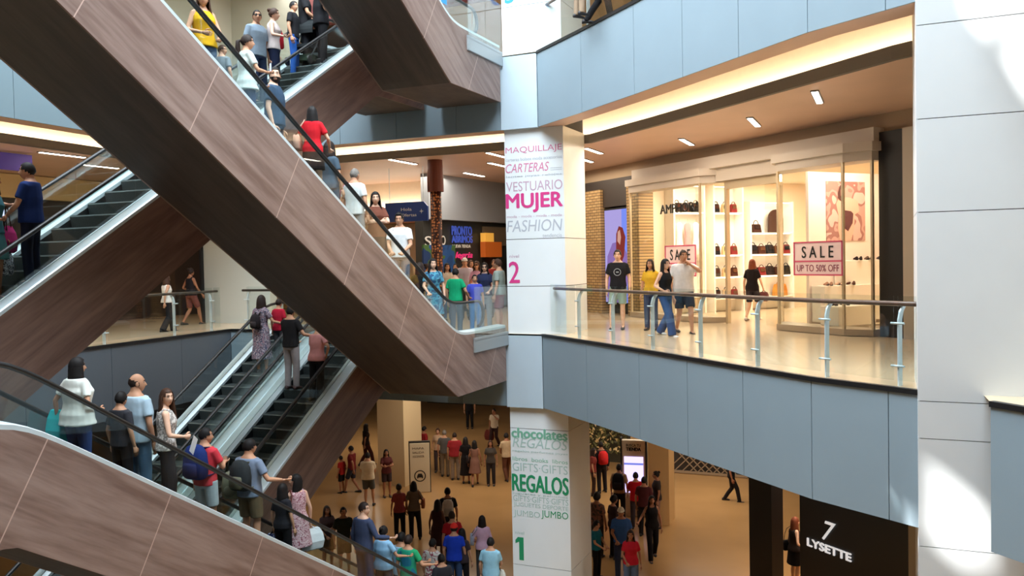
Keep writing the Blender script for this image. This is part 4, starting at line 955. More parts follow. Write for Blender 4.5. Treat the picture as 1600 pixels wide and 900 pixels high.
PEOPLE = []
def person(label, pos, rz, h=1.7, fem=False, skin='mid', hair=('short', 'black'), top=('tee', S(200, 200, 200)), bottom=('pants', JEAN), shoes=BLK,
           arms=('down', 'down'), legs='stand', turn=0, nod=0, bw=1.0, girth=1.0, group=None, vox=.016, cap=None, glasses=False, beard=False, extra=None, lean=0):
    """arms: (left, right) preset names; turn: head yaw in degrees, positive to the person's left"""
    k = h/1.72; sx = .150 if fem else .172; sx *= bw; R = torso_rows(fem, bw, girth)
    root = empty('person', pos, rz); tag(root, label, 'person', group)
    # joints
    hip = .088*bw
    if legs == 'walk': foot = {1: (.095, .27, .085), -1: (-.095, -.24, .12)}; knee = {1: (.095, .19, .50), -1: (-.09, .02, .47)}
    elif legs == 'walk2': foot = {-1: (-.095, .25, .085), 1: (.095, -.22, .12)}; knee = {-1: (-.095, .18, .50), 1: (.09, .02, .47)}
    elif legs == 'step': foot = {1: (.11, .20, .285), -1: (-.11, -.03, .085)}; knee = {1: (.11, .24, .67), -1: (-.10, .03, .49)}
    elif legs == 'relax': foot = {1: (.15, .06, .085), -1: (-.09, -.02, .085)}; knee = {1: (.13, .07, .49), -1: (-.09, .02, .49)}
    else: foot = {1: (.105, .0, .085), -1: (-.105, 0, .085)}; knee = {1: (.10, .025, .49), -1: (-.10, .025, .49)}
    dz = -.035 if legs.startswith('walk') else 0
    sh = {s: np.array([s*(sx-.012), -.008, 1.385]) for s in (1, -1)}; el, wr = {}, {}
    for s, nm in ((-1, arms[0]), (1, arms[1])):
        t, pole = ARMS[nm]; W = np.array([s*t[0]*(1+.3*(bw-1)), t[1], t[2]]); el[s], wr[s] = ik(sh[s], W, .29, .255, (s*pole[0], pole[1], pole[2]))
    af = .88 if fem else 1.0
    kt, kb = top[0], bottom[0] if bottom else None
    # body
    parts = []
    b = MB(); b.loft([ell(*r) for r in rows_between(R, .83, 1.58)]); parts.append(b)
    for s in (1, -1):
        H_ = np.array([s*hip, 0, .90]); Kn, An = np.array(knee[s]), np.array(foot[s])
        b = MB(); b.tube([H_+(0, 0, .03), H_*.6+Kn*.4, Kn*.92+H_*.08, Kn, Kn*.65+An*.35+(0, -.012, 0), Kn*.25+An*.75, An], [.092*bw, .080*bw, .057, .054, .055, .038, .034], 12); parts.append(b)
        b = MB(); b.tube([An+(0, -.045, -.045), An+(0, 0, -.03), An+(0, .09, -.052), An+(0, .15, -.062)], [.028, .034, .034, .018], 8); parts.append(b)
        b = MB(); b.tube([sh[s]-(s*.03, 0, -.012), sh[s], sh[s]*.7+el[s]*.3, el[s]*.9+sh[s]*.1, el[s], el[s]*.7+wr[s]*.3, wr[s]], [.05, .055*af, .048*af, .040*af, .038*af, .038*af, .025*af], 10); parts.append(b)
    key = (fem, bw, girth, legs, arms, vox)
    if key not in _bodycache: _bodycache[key] = remeshed(parts, vox)
    V, F = _bodycache[key]
    g = MB(); g.add(V, F)
    # hands
    for s, nm in ((-1, arms[0]), (1, arms[1])):
        curl = .35 if nm in ('down', 'swingf', 'swingb') else (1.15 if nm in ('rail', 'bag', 'strap') else .8)
        hv, hf = hand_parts(curl, s); d = wr[s]-el[s]; d /= np.linalg.norm(d)
        zc = -d; xr = np.array([1., 0, 0]); xr = xr-zc*(xr@zc); n_ = np.linalg.norm(xr); xr = xr/n_ if n_ > .15 else np.array([0, 1., 0]); yr = np.cross(zc, xr)
        if nm in ('rail', 'out', 'front', 'phone'): xr, yr = yr*(-s), xr*s; yr = np.cross(zc, xr)
        hv = hv*(.92 if fem else 1.02); g.add(wr[s]+d*.018+hv@np.array([xr, yr, zc]), hf)
    # head
    hc = np.array([0, .022, 1.598]); tr, nr = radians(turn), radians(nod)
    RZ = np.array([[cos(tr), -sin(tr), 0], [sin(tr), cos(tr), 0], [0, 0, 1]]); RXm = np.array([[1, 0, 0], [0, cos(nr), sin(nr)], [0, -sin(nr), cos(nr)]]); RM = RZ@RXm
    hs = .97 if fem else 1.0
    hv, hf, hm = head_parts(fem); o0 = len(g.mi); g.add(hc+(hv*hs)@RM.T, hf); g.mi[o0:] = hm
    def fin(gm, name, mats, smooth=True):
        gm.v = [(x*k, y*k+lean*z*k, (z+dz)*k) for x, y, z in gm.v]; o = gm.build(name, mats, root, smooth); return o
    hcol = mat('hair_'+hair[1], HAIRC[hair[1]], .6, 0, .2, 60, spec=.25)
    fin(g, 'body', [skinmat(skin), EYEW, EYED, lipmat(skin), hcol])
    # hair
    if hair[0] != 'none':
        hv, hf, _ = hair_parts(hair[0], fem); g = MB(); g.add(hc+(hv*hs)@RM.T, hf); fin(g, 'hair', hcol)
    if beard:
        g = MB(); P = head_grid(32, 24, .006, fem); fs = [f for f in grid_faces(24, 32)]; Vb = P.reshape(-1, 3); kf = [f for f in fs if Vb[list(f)].mean(0)[1] > .015 and Vb[list(f)].mean(0)[2] < -.035 and not (abs(Vb[list(f)].mean(0)[0]) < .022 and -.075 < Vb[list(f)].mean(0)[2] < -.045)]
        us = sorted({i for f in kf for i in f}); mp = {i: j for j, i in enumerate(us)}; g.add(hc+Vb[us]@RM.T, [tuple(mp[i] for i in f) for f in kf]); fin(g, 'beard', hcol)
    if glasses:
        g = MB()
        for s in (-1, 1): g.ball((s*.031, .092, .010), (.024, .007, .018), 10, 6)
        g.tube([(-.012, .098, .014), (.012, .098, .014)], .003, 6); g.tube([(-.05, .088, .014), (-.078, .0, .01)], .003, 6); g.tube([(.05, .088, .014), (.078, .0, .01)], .003, 6)
        g.v = [tuple(hc+RM@np.array(p)) for p in g.v]; fin(g, 'sunglasses', INK)
    if cap is not None:
        g = MB(); P = head_grid(32, 24, .018, fem).reshape(-1, 3); fs = [f for f in grid_faces(24, 32) if P[list(f)].mean(0)[2] > .035]; us = sorted({i for f in fs for i in f}); mp = {i: j for j, i in enumerate(us)}; g.add(P[us], [tuple(mp[i] for i in f) for f in fs])
        br = [(.07*cos(pi*q/10), .075+.095*sin(pi*q/10), .045-.012*sin(pi*q/10)) for q in range(11)]; g.prism(br, (0, 0, .006))
        g.v = [tuple(hc+RM@np.array(p)) for p in g.v]; fin(g, 'cap', cloth(cap))
    # upper garment
    tm = top[1] if not isinstance(top[1], tuple) else cloth(top[1])
    if kt != 'none':
        loose = top[2] if len(top) > 2 else .016; parts = []
        hem = {'tee': .87, 'long': .87, 'tank': .90, 'crop': 1.04, 'dress': .50, 'blouse': .82, 'mididress': .32}[kt]; b = MB()
        if kt in ('dress', 'mididress'):
            rows = [(hem, .24*bw, .20*bw, .0), (hem*.5+.47, .20*bw, .165*bw, -.003)]+rows_between(R, .97, 1.43, .015)
        else:
            rows = rows_between(R, max(.83, hem), 1.445 if kt in ('tee', 'long', 'blouse') else 1.415, loose)
            if hem < .83: rows = [(hem, rows[0][1]+.045, rows[0][2]+.04, 0)]+rows[1:]
            rows[0] = (rows[0][0], rows[0][1]+.012, rows[0][2]+.012, rows[0][3])
            if kt in ('tank', 'crop'): rows = [(z, min(rx, .135*bw) if z > 1.34 else rx, ry, y) for z, rx, ry, y in rows]
        b.loft([ell(*r) for r in rows]); parts.append(b)
        if kt in ('tee', 'long', 'blouse') or (kt.endswith('dress') and len(top) > 3):
            for s in (1, -1):
                b = MB(); c = sh[s]-np.array([s*.04, 0, -.012])
                if kt == 'long': b.tube([c, sh[s], sh[s]*.5+el[s]*.5, el[s], el[s]*.5+wr[s]*.5, wr[s]*.94+el[s]*.06], [.062, .069*af, .060*af, .053*af, .048*af, .040*af], 12)
                else: b.tube([c, sh[s], sh[s]*.6+el[s]*.4, sh[s]*.32+el[s]*.68], [.062, .070*af, .068*af, .066*af], 12)
                parts.append(b)
        if kt in ('tank', 'crop', 'dress', 'mididress'):
            for s in (1, -1): b = MB(); b.tube([(s*.085, .095, 1.36), (s*.088, .055, 1.43), (s*.085, -.02, 1.455), (s*.085, -.085, 1.40), (s*.085, -.1, 1.33)], [(.022, .012)]*5, 8); parts.append(b)
        V, F = remeshed(parts, vox*.9); g = MB(); g.add(V, F); fin(g, {'dress': 'dress', 'mididress': 'dress', 'long': 'long_sleeved_top', 'blouse': 'blouse', 'tank': 'sleeveless_top', 'crop': 'sleeveless_top'}.get(kt, 'shirt'), tm)
    # lower garment
    if kb:
        bmt = bottom[1] if not isinstance(bottom[1], tuple) else cloth(bottom[1]); parts = []; b = MB()
        rows = rows_between(R, .83, 1.03, .010); b.loft([ell(*r) for r in rows]); parts.append(b)
        if kb == 'skirt': b = MB(); b.loft([ell(*r) for r in [(.56, .215*bw, .18*bw, 0), (.75, .20*bw, .155*bw, 0)]+rows_between(R, .9, 1.03, .014)]); parts = [b]
        elif kb == 'longskirt': b = MB(); b.loft([ell(*r) for r in [(.12, .25*bw, .22*bw, 0), (.5, .22*bw, .18*bw, 0), (.75, .20*bw, .155*bw, 0)]+rows_between(R, .9, 1.03, .014)]); parts = [b]
        else:
            for s in (1, -1):
                H_ = np.array([s*hip, 0, .90]); Kn, An = np.array(knee[s]), np.array(foot[s]); b = MB(); fl = {'leggings': 0, 'pants': .014, 'wide': .035, 'shorts': .02}[kb]
                if kb == 'shorts': b.tube([H_+(0, 0, .03), H_*.6+Kn*.4, Kn*.85+H_*.15], [.100*bw, .095*bw, .088*bw], 12)
                else: b.tube([H_+(0, 0, .03), H_*.6+Kn*.4, Kn, Kn*.5+An*.5, An-(0, 0, .035)], [.098*bw, .088*bw, .062+fl, .056+fl, .044+fl*1.4], 12)
                parts.append(b)
        V, F = remeshed(parts, vox*.9); g = MB(); g.add(V, F); fin(g, {'shorts': 'shorts', 'skirt': 'skirt', 'longskirt': 'skirt', 'leggings': 'leggings'}.get(kb, 'trousers'), bmt)
    # shoes
    for s in (1, -1):
        An = np.array(foot[s]); g = MB(); yo = An[0]; zo = An[2]-.085
        R2 = [[(An[0]+w*c_, An[1]+y, zo+max(0, hh*.5+hh*.5*s_)) for c_, s_ in [(cos(2*pi*i/10), sin(2*pi*i/10)) for i in range(10)]] for y, w, hh in ((-.085, .022, .06), (-.07, .036, .085), (-.02, .040, .098), (.04, .042, .075), (.10, .047, .058), (.15, .042, .045), (.182, .022, .03))]
        g.loft(R2); fin(g, 'shoe', mat('shoe_%d_%d_%d' % tuple(int(c*99) for c in shoes), shoes, .6))
    PEOPLE.append(root); root['_h'] = k; del root['_h']
    J = {'k': k, 'dz': dz, 'wr': wr, 'el': el, 'sh': sh, 'rz': rz, 'pos': np.array(pos, float), 'lean': lean}
    return J

def world_of(J, p):
    p = np.array(p, float); q = np.array([p[0], p[1]+J['lean']*p[2], p[2]+J['dz']])*J['k']; c, s = cos(J['rz']), sin(J['rz'])
    return J['pos']+np.array([c*q[0]-s*q[1], s*q[0]+c*q[1], q[2]])

def backpack(J, col, col2, label, y=-.20, big=1.0):
    e = empty('backpack', world_of(J, (0, y, 1.0)), J['rz']); tag(e, label, 'backpack'); k = J['k']*big
    g = MB(); g.loft([[(x*w*k, yy*d*k, z*k) for x, yy in ((-1, -.5), (-.8, -1), (.8, -1), (1, -.5), (1, .7), (.8, 1), (-.8, 1), (-1, .7))] for z, w, d in ((.0, .12, .05), (.03, .15, .085), (.2, .155, .095), (.34, .145, .08), (.42, .10, .055), (.445, .05, .03))]); g.build('pack_body', cloth(col), e, True)
    g = MB(); g.loft([[(x*w*k, (-.085+yy*d)*k, z*k) for x, yy in ((-1, .5), (-.85, -1), (.85, -1), (1, .5))] for z, w, d in ((.04, .10, .03), (.07, .115, .045), (.19, .115, .045), (.22, .10, .025))]); g.build('pocket', cloth(col2), e, True)
    for s in (1, -1):
        P = [(s*.085*k, .07*k, .40*k), (s*.09*k, (-y-.02)*J['k'], .445*J['k']), (s*.10*k, (-y+.085)*J['k'], .40*J['k']), (s*.125*k, (-y+.10)*J['k'], .22*J['k']), (s*.14*k, (-y)*J['k'], .05*J['k']), (s*.13*k, .05*k, .03*k)]
        MB().tube(P, [(.022, .008)]*6, 6, ref=(1, 0, 0)).build('strap', cloth(col2), e, True)
    return e
def handheld(J, s, col, label, w=.3, h=.34, d=.12, name='shopping_bag', drop=.16, col2=None, tilt=0, lift=0):
    p = world_of(J, J['wr'][s]+(J['wr'][s]-J['el'][s])*.32); k = J['k']; e = empty(name, (p[0], p[1], p[2]+lift), J['rz']+tilt); tag(e, label, 'bag')
    g = MB(); g.loft([[(x*w/2*q, y*d/2*q2, z) for x, y in ((-1, -.9), (-.9, -1), (.9, -1), (1, -.9), (1, .9), (.9, 1), (-.9, 1), (-1, .9))] for z, q, q2 in ((-drop-h, .72, .6), (-drop-h*.93, .92, .95), (-drop-h*.6, 1.04, 1.15), (-drop-h*.25, .96, .8), (-drop, .74, .3))])
    g.build('bag_body', cloth(col) if isinstance(col, tuple) else col, e)
    for sy in (-1, 1): MB().tube([(-w*.25, sy*d*.2, -drop-.02), (-w*.12, sy*.012, -.03), (0, sy*.006, .0), (w*.12, sy*.012, -.03), (w*.25, sy*d*.2, -drop-.02)], .007, 6).build('handle', cloth(col2 or S(60, 50, 44)), e, True)
    return e
def shoulderbag(J, s, col, label, z=.92, w=.28, h=.24, d=.1, cross=False):
    e = empty('handbag', world_of(J, (s*.27, -.02, z)), J['rz']); tag(e, label, 'handbag'); k = J['k']
    g = MB(); g.loft([[(x*d/2*q, y*w/2*q, zz) for x, y in ((-1, -.85), (-.8, -1), (.8, -1), (1, -.85), (1, .85), (.8, 1), (-.8, 1), (-1, .85))] for zz, q in ((0, .85), (.03, 1), (h*.8, .95), (h, .8))]); g.build('bag_body', cloth(col), e, True)
    tx = (-s*.27-s*.13) if cross else -s*.14
    top = (tx*k, 0, (1.475-z)*k)
    MB().tube([(0, w*.4, h*.95), (tx*k*.55, .14*k, (1.475-z)*k*.62+.05), (tx*k*.9, .10*k, (1.40-z)*k), top, (tx*k*.9, -.11*k, (1.40-z)*k), (tx*k*.55, -.13*k, (1.475-z)*k*.62+.05), (0, -w*.4, h*.95)], [(.011, .005)]*7, 6).build('strap', cloth(tuple(c*.7 for c in col)), e, True)
    return e
def phone(J, s, label):
    p = world_of(J, J['wr'][s]+(J['wr'][s]-J['el'][s])*.42+np.array([0, .0, .03])); e = empty('mobile_phone', p, J['rz']); tag(e, label, 'phone')
    bevel(MB().box((-.036, -.005, -.02), (.036, .005, .125)).build('phone_case', INK, e), .004); MB().box((-.032, -.007, -.012), (.032, -.0045, .117)).build('phone_screen', glow('phone_glow', S(200, 215, 255), 1.4), e)

def face(px_dir_pos, deg):
    d = np.array(px_dir_pos[:2])-CP[:2]; return atan2(-d[0], d[1])-radians(deg)
def on_floor(px, py, z, h):
    """standing spot of somebody of height h whose crown is seen at a pixel, on a level floor"""
    p = onz(px, py, z+h); return (p[0], p[1], z)
def on_stairs(px, py, lane, pf, h):
    """spot on the moving steps for a crown seen at a pixel: the lane position that fits the height best"""
    best = None
    for i in range(41):
        X = lane[0]+(lane[1]-lane[0])*i/40; p = onx(px, py, X); y = p[1]; z = pf.tread(y)
        if 4.6 < y < 16.4:
            n = math.floor((y-4.4)/.32); ys = 4.4+n*.32; z = pf.tread(ys) if pf.sign > 0 else pf.tread(ys+.32)
        hh = p[2]-z; e = abs(hh-h)
        if best is None or e < best[0]: best = (e, (X, y, z), hh)
    return best[1], max(h*.86, min(h*1.12, best[2]))
LA, LC, LC2 = (-9.0, -8.3), (-11.0, -10.3), (-12.6, -11.9)
def rider(px, py, pf, lane, label, h, rz=0.0, **kw):
    pos, hh = on_stairs(px, py, lane, pf, h); return person(label, pos, rz, hh, vox=kw.pop('vox', .014), **kw)
def crowd(px, py, z, h, deg, label, **kw):
    pos = on_floor(px, py, z, h); return person(label, pos, face(pos, deg), h, vox=kw.pop('vox', .019), **kw)
def stander(fx, fy, hy, z, deg, label, **kw):
    """feet at a pixel on a level floor, crown at the pixel row hy"""
    p = onz(fx, fy, z); r = ray(fx, hy); t = np.hypot(*p[:2])/np.hypot(*r[:2]); h = CP[2]+r[2]*t-z
    return person(label, (p[0], p[1], z), face(p, deg), h, vox=kw.pop('vox', .016), **kw)
W_, LB, GRY_, RED, PNK = S(214, 222, 222), S(160, 196, 214), S(128, 140, 156), S(176, 44, 54), S(214, 150, 156)

# --- foreground escalator going down
J = rider(118, 559, PB, LA, 'person in a white sleeveless blouse and jeans topmost on the foreground escalator', 1.64, fem=True, hair=('bob', 'black'), top=('blouse', S(226, 230, 224), .028), bottom=('pants', S(40, 62, 108)), arms=('side', 'bag'), bw=1.14, girth=1.12, turn=-25, skin='mid', shoes=S(60, 50, 50))
handheld(J, -1, S(20, 190, 196), 'turquoise plastic bag hanging from the arm of the person in the white blouse', .24, .40, .14, drop=.0, lift=.16, col2=S(20, 170, 180))
rider(187, 612, PB, (-9.15, -8.95), 'dark haired person mostly hidden behind the balding man in light blue', 1.5, hair=('short', 'black'), top=('tee', S(50, 50, 56)), bottom=('pants', BLK), turn=10)
rider(211, 584, PB, LA, 'balding person in a light blue tee shirt and jeans on the foreground escalator', 1.72, hair=('bald', 'dark'), top=('tee', S(176, 200, 216), .03), bottom=('pants', S(96, 132, 164)), arms=('down', 'down'), turn=-35, girth=1.12, bw=1.06)
J = rider(257, 607, PB, LA, 'person with very long brown hair looking round towards the camera, holding a white paper', 1.62, rz=radians(-40), fem=True, hair=('verylong', 'brown'), top=('tank', pattern('striped_top', (S(210, 205, 200), S(150, 144, 140), S(220, 214, 210)), 20)), bottom=('wide', S(38, 38, 44)), arms=('down', 'low'), turn=-62, skin='light')
p = world_of(J, J['wr'][1]); e = empty('paper_sheet', (p[0], p[1], p[2]), J['rz']); tag(e, 'white sheet of paper in the hand of the person with long brown hair', 'paper'); MB().obox((-.05, .06, -.2), (.15, .03, -.03), (.02, .06, .2), (.0, -.001, .002)).build('sheet', mat('paper', S(235, 238, 240), .7), e)
J = rider(319, 669, PB, LA, 'person in a red tee shirt wearing a blue backpack', 1.70, hair=('short', 'black'), top=('tee', S(206, 60, 72)), bottom=('shorts', S(170, 184, 190)), arms=('down', 'phone'), turn=-50, bw=1.05, shoes=S(40, 40, 44))
backpack(J, S(28, 46, 104), S(22, 36, 82), 'blue backpack on the person in the red tee shirt', big=1.15)
J = rider(388, 686, PB, LA, 'person in a grey tee shirt and khaki shorts with one hand stretched along the handrail', 1.74, hair=('short', 'black'), top=('tee', S(124, 138, 160), .022), bottom=('shorts', S(112, 96, 74)), arms=('strap', 'out'), turn=-20, bw=1.08, skin='mid')
backpack(J, S(44, 48, 50), S(98, 98, 82), 'dark backpack with navy straps on the person in the grey tee shirt', big=1.0)
e = empty('backpack', world_of(J, (-.30, -.06, .82)), J['rz']+.4); tag(e, 'olive canvas rucksack slung at the left side of the person in grey', 'backpack')
g = MB(); g.loft([[(x*w, y*d, z) for x, y in [(cos(2*pi*i/12), sin(2*pi*i/12)) for i in range(12)]] for z, w, d in ((0, .10, .08), (.05, .14, .12), (.2, .15, .13), (.33, .13, .11), (.40, .07, .06))]); g.build('pack_body', cloth(S(120, 120, 100)), e, True)
MB().ball((.0, -.11, .13), (.09, .05, .09), 12, 8).build('pocket', cloth(S(104, 104, 88)), e, True); MB().tube([(-.08, .02, .36), (-.02, .0, .62), (.12, .02, .58), (.09, .02, .36)], [(.018, .006)]*4, 6).build('strap', cloth(S(60, 64, 56)), e, True)
J = rider(463, 741, PB, LA, 'person with long black hair in a pink floral dress looking up to the left', 1.66, rz=radians(62), fem=True, hair=('verylong', 'black'), top=('dress', pattern('floral_pink', (S(196, 150, 160), S(222, 196, 200), S(150, 90, 104), S(206, 168, 176)), 22)), bottom=None, arms=('front', 'down'), turn=60, nod=-8, skin='light')
handheld(J, 1, S(226, 232, 238), 'large white plastic carrier bag held by the person in the floral dress', .40, .36, .18, drop=.05, col2=S(220, 220, 225))
shoulderbag(J, -1, S(110, 52, 44), 'reddish brown shoulder bag on the person in the floral dress', .72)
J = rider(440, 756, PB, (-9.15, -8.85), 'dark haired person half hidden behind the long haired person in the floral dress', 1.5, fem=True, hair=('bob', 'black'), top=('tee', S(36, 36, 42)), bottom=('pants', BLK))
handheld(J, -1, pattern('navy_print', (S(30, 40, 90), S(60, 74, 130), S(190, 196, 214)), 24), 'navy and white patterned shopping bag beside the floral dress', .3, .4, .14, drop=.06)
rider(567, 785, PB, LA, 'person in a dark navy long sleeved shirt looking to the right, hand on the handrail', 1.76, rz=radians(-12), hair=('short', 'dark'), top=('long', S(62, 72, 100)), bottom=('pants', S(44, 54, 84)), arms=('down', 'out'), turn=-72, skin='light', girth=1.06)
rider(598, 822, PB, LA, 'person with tied dark hair in a pale blue tee shirt low on the foreground escalator', 1.62, fem=True, hair=('bun', 'black'), top=('tee', S(140, 186, 222), .026), bottom=('pants', S(50, 60, 84)), arms=('down', 'out'), girth=1.08)
rider(626, 832, PB, (-9.15, -8.7), 'person with short dark hair in a light blue shirt behind the one with tied hair', 1.7, hair=('short', 'black'), top=('tee', S(150, 196, 226), .02), bottom=('pants', JEAN), arms=('down', 'out'))
rider(637, 836, PB, (-8.75, -8.3), 'person in a bright green and teal shirt at the foot of the foreground escalator', 1.64, hair=('short', 'dark'), top=('tee', pattern('green_teal', (S(20, 150, 96), S(24, 150, 120), S(20, 110, 140)), 3)), bottom=('pants', JEAN), arms=('down', 'out'))

# --- big escalator across the middle
rider(316, -14, PA, LA, 'person in a mustard yellow sleeveless top at the top edge of the picture', 1.64, fem=True, hair=('long', 'brown'), top=('tank', S(216, 164, 28), .022), rz=radians(-115), bottom=('pants', S(64, 84, 112)), arms=('front', 'low'), turn=-20)
rider(346, 70, PA, (-8.6, -8.3), 'small child behind the escalator glass beside the yellow top', 1.05, hair=('short', 'brown'), top=('tee', S(120, 128, 134)), bottom=('pants', S(70, 74, 90)), turn=-80, arms=('front', 'down'))
J = rider(384, 54, PA, LA, 'person in a pale grey loose shirt and dark jeans holding a phone', 1.66, rz=radians(-30), fem=True, hair=('pony', 'dark'), top=('blouse', S(206, 216, 212), .024), bottom=('pants', S(40, 56, 84)), arms=('front', 'phone'), turn=-20, girth=1.08); phone(J, 1, 'mobile phone of the person in the pale grey loose shirt')
J = rider(427, 105, PA, LA, 'bearded person in a dark blue tee shirt and jeans on the big escalator', 1.74, rz=radians(-65), hair=('short', 'black'), top=('tee', S(54, 74, 96), .024), bottom=('pants', S(58, 82, 108)), arms=('down', 'down'), turn=-75, beard=True, skin='light', girth=1.08)
J = rider(487, 166, PA, LA, 'person with long black hair in a red top and black skirt', 1.6, rz=radians(25), fem=True, hair=('long', 'black'), top=('tee', S(206, 32, 44), .018), bottom=('skirt', BLK), arms=('bag', 'rail'), turn=25, skin='light')
shoulderbag(J, -1, S(206, 160, 140), 'peach coloured shoulder bag of the person in the red top')
rider(513, 218, PA, (-9.15, -8.7), 'half hidden person in dark clothes below the red top on the big escalator', 1.5, fem=True, hair=('bob', 'dark'), top=('tee', S(70, 86, 100)), bottom=('pants', S(70, 92, 110)), arms=('down', 'down'))
J = rider(553, 263, PA, LA, 'person with grey blond hair in a white shirt, back turned, on the big escalator', 1.66, hair=('crop', 'grey'), top=('tee', S(222, 226, 226), .024), bottom=('shorts', S(150, 150, 150)), arms=('down', 'down'))
shoulderbag(J, -1, S(196, 110, 140), 'pink and blue cross body bag of the person with grey blond hair', .95, .2, .16)
rider(586, 300, PA, LA, 'person with long dark hair in a brown top with folded arms on the big escalator', 1.6, rz=radians(-135), fem=True, hair=('long', 'black'), top=('tee', S(112, 66, 52)), bottom=('skirt', BLK), arms=('cross', 'cross'), turn=-10, skin='light')
J = rider(624, 333, PA, LA, 'person with upswept black hair and white tee shirt facing out from the big escalator', 1.72, rz=radians(-160), hair=('quiff', 'black'), top=('tee', S(224, 228, 230), .022), bottom=('pants', S(92, 106, 124)), arms=('front', 'front'), nod=6, skin='mid')
backpack(J, BLK, S(40, 40, 44), 'black backpack on the person with upswept hair')
rider(655, 410, PA, (-9.1, -8.8), 'dark haired person seen from behind at the lower part of the big escalator', 1.6, fem=True, hair=('long', 'dark'), top=('tee', BLK), bottom=('pants', BLK))
rider(676, 404, PA, (-8.8, -8.4), 'person with black hair in a teal blue dress near the foot of the big escalator', 1.62, rz=radians(-150), fem=True, hair=('bob', 'black'), top=('dress', pattern('teal_print', (S(40, 96, 130), S(70, 140, 164), S(30, 74, 110)), 10), .02, 1), bottom=None, arms=('down', 'front'), skin='light', turn=15)
J = rider(711, 419, PA, LA, 'child in a bright green tee shirt leaving the big escalator', 1.38, hair=('short', 'black'), top=('tee', S(22, 160, 110), .026), bottom=('pants', S(74, 84, 96)), arms=('down', 'rail'), turn=10)
def dist(px, D, z=0): r = ray(px, 410); p = CP+r*D; return (p[0], p[1], z)
def at_dist(px, D, h, deg, label, **kw): pos = dist(px, D, kw.pop('z', 0)); return person(label, pos, face(pos, deg), h, vox=.018, **kw)
J = at_dist(757, 20.9, 1.62, 185, 'person in a navy top with dark glasses beside the white column', fem=True, hair=('bob', 'black'), top=('tee', S(44, 52, 84)), bottom=('pants', S(150, 160, 168)), arms=('front', 'down'), glasses=True, skin='light')
at_dist(779, 20.3, 1.70, -70, 'person in a grey tee shirt and maroon shorts cut off by the white column', hair=('short', 'brown'), top=('tee', S(140, 152, 146), .026), bottom=('shorts', S(126, 46, 56)), arms=('down', 'down'), girth=1.08)
at_dist(741, 20.0, 1.35, 170, 'child in blue jeans beside the green tee shirt', hair=('short', 'black'), top=('tee', S(70, 80, 190)), bottom=('pants', S(60, 120, 180)))
at_dist(726, 24.5, 1.76, 180, 'person in a pale lilac shirt and light cap in the crowd by the column', hair=('short', 'dark'), top=('tee', S(190, 182, 196)), bottom=('pants', CHAR), cap=S(200, 196, 190))
at_dist(745, 24.0, 1.66, 195, 'person in a pink top in the crowd by the column', fem=True, hair=('long', 'brown'), top=('tee', S(214, 160, 186)), bottom=('pants', JEAN), glasses=True)
at_dist(735, 26.5, 1.7, 150, 'person in a bare shouldered orange top at the back of the crowd by the column', fem=True, hair=('bob', 'brown'), top=('tank', S(190, 110, 84)), bottom=('pants', BLK))
at_dist(712, 26.0, 1.6, 200, 'dark haired person in black at the back of the crowd by the column', hair=('short', 'black'), top=('tee', BLK), bottom=('pants', BLK))
at_dist(698, 24.5, 1.62, 160, 'person in a cream top behind the green tee shirt', fem=True, hair=('long', 'black'), top=('tee', S(214, 200, 180)), bottom=('pants', JEAN))
at_dist(772, 25.5, 1.7, 175, 'person in a dark red shirt at the back next to the column', hair=('short', 'brown'), top=('tee', S(130, 44, 44)), bottom=('pants', CHAR))
at_dist(667, 26.5, 1.62, 90, 'person in an orange yellow shirt beyond the mosaic pillar', fem=True, hair=('bun', 'dark'), top=('tee', S(206, 160, 84)), bottom=('pants', CHAR))

# --- upper rising escalator
J = rider(400, 16, PD, LC, 'person in a grey blue tee shirt looking back towards the camera, upper rising escalator', 1.74, glasses=True, rz=radians(-100), hair=('crop', 'black'), top=('tee', S(136, 152, 168), .022), bottom=('pants', S(44, 56, 84)), arms=('down', 'down'), turn=-30)
J = rider(426, 13, PD, LC, 'person with tied hair in a white and red top, upper rising escalator', 1.66, rz=radians(-60), fem=True, hair=('bun', 'brown'), top=('tank', S(220, 206, 204)), bottom=('pants', S(36, 44, 72)), arms=('down', 'out'), skin='light')
shoulderbag(J, -1, S(186, 36, 52), 'red shoulder bag of the person with tied hair on the upper rising escalator', 1.0, .34, .34)
rider(457, 2, PD, (-11.0, -10.7), 'person in a black tee shirt behind the red bag on the upper rising escalator', 1.7, rz=radians(-70), hair=('short', 'black'), top=('tee', S(32, 32, 36)), bottom=('pants', S(40, 90, 170)), turn=-20)
rider(500, -24, PD, LC, 'large person in black clothes with a hand on the upper rail at the top', 1.78, rz=radians(-40), hair=('short', 'black'), top=('tee', S(26, 26, 30), .026), bottom=('pants', S(26, 26, 30)), arms=('down', 'out'), bw=1.1, girth=1.1, turn=-20)
rider(475, -22, PD, (-11.0, -10.6), 'second black dressed person further down from the large one', 1.74, rz=radians(-60), hair=('short', 'dark'), top=('tee', S(30, 30, 34), .022), bottom=('pants', S(34, 36, 42)), arms=('front', 'front'))
J = rider(45, 254, PD, LC, 'person in a dark blue shirt holding a lit phone on the left rising escalator', 1.74, rz=radians(118), turn=15, hair=('short', 'black'), top=('tee', S(28, 50, 106), .026), bottom=('pants', S(28, 32, 52)), arms=('front', 'phone'), girth=1.08); phone(J, -1, 'glowing phone held by the person in the dark blue shirt')
handheld(J, 1, S(172, 34, 100), 'magenta shopping bag hanging beside the person in the dark blue shirt', .34, .36, .14, drop=.28)
handheld(J, -1, pattern('black_white_print', (S(30, 36, 60), S(210, 214, 220), S(40, 46, 70), S(225, 225, 228)), 26), 'black and white patterned tote below the lit phone', .24, .34, .1, drop=.4)
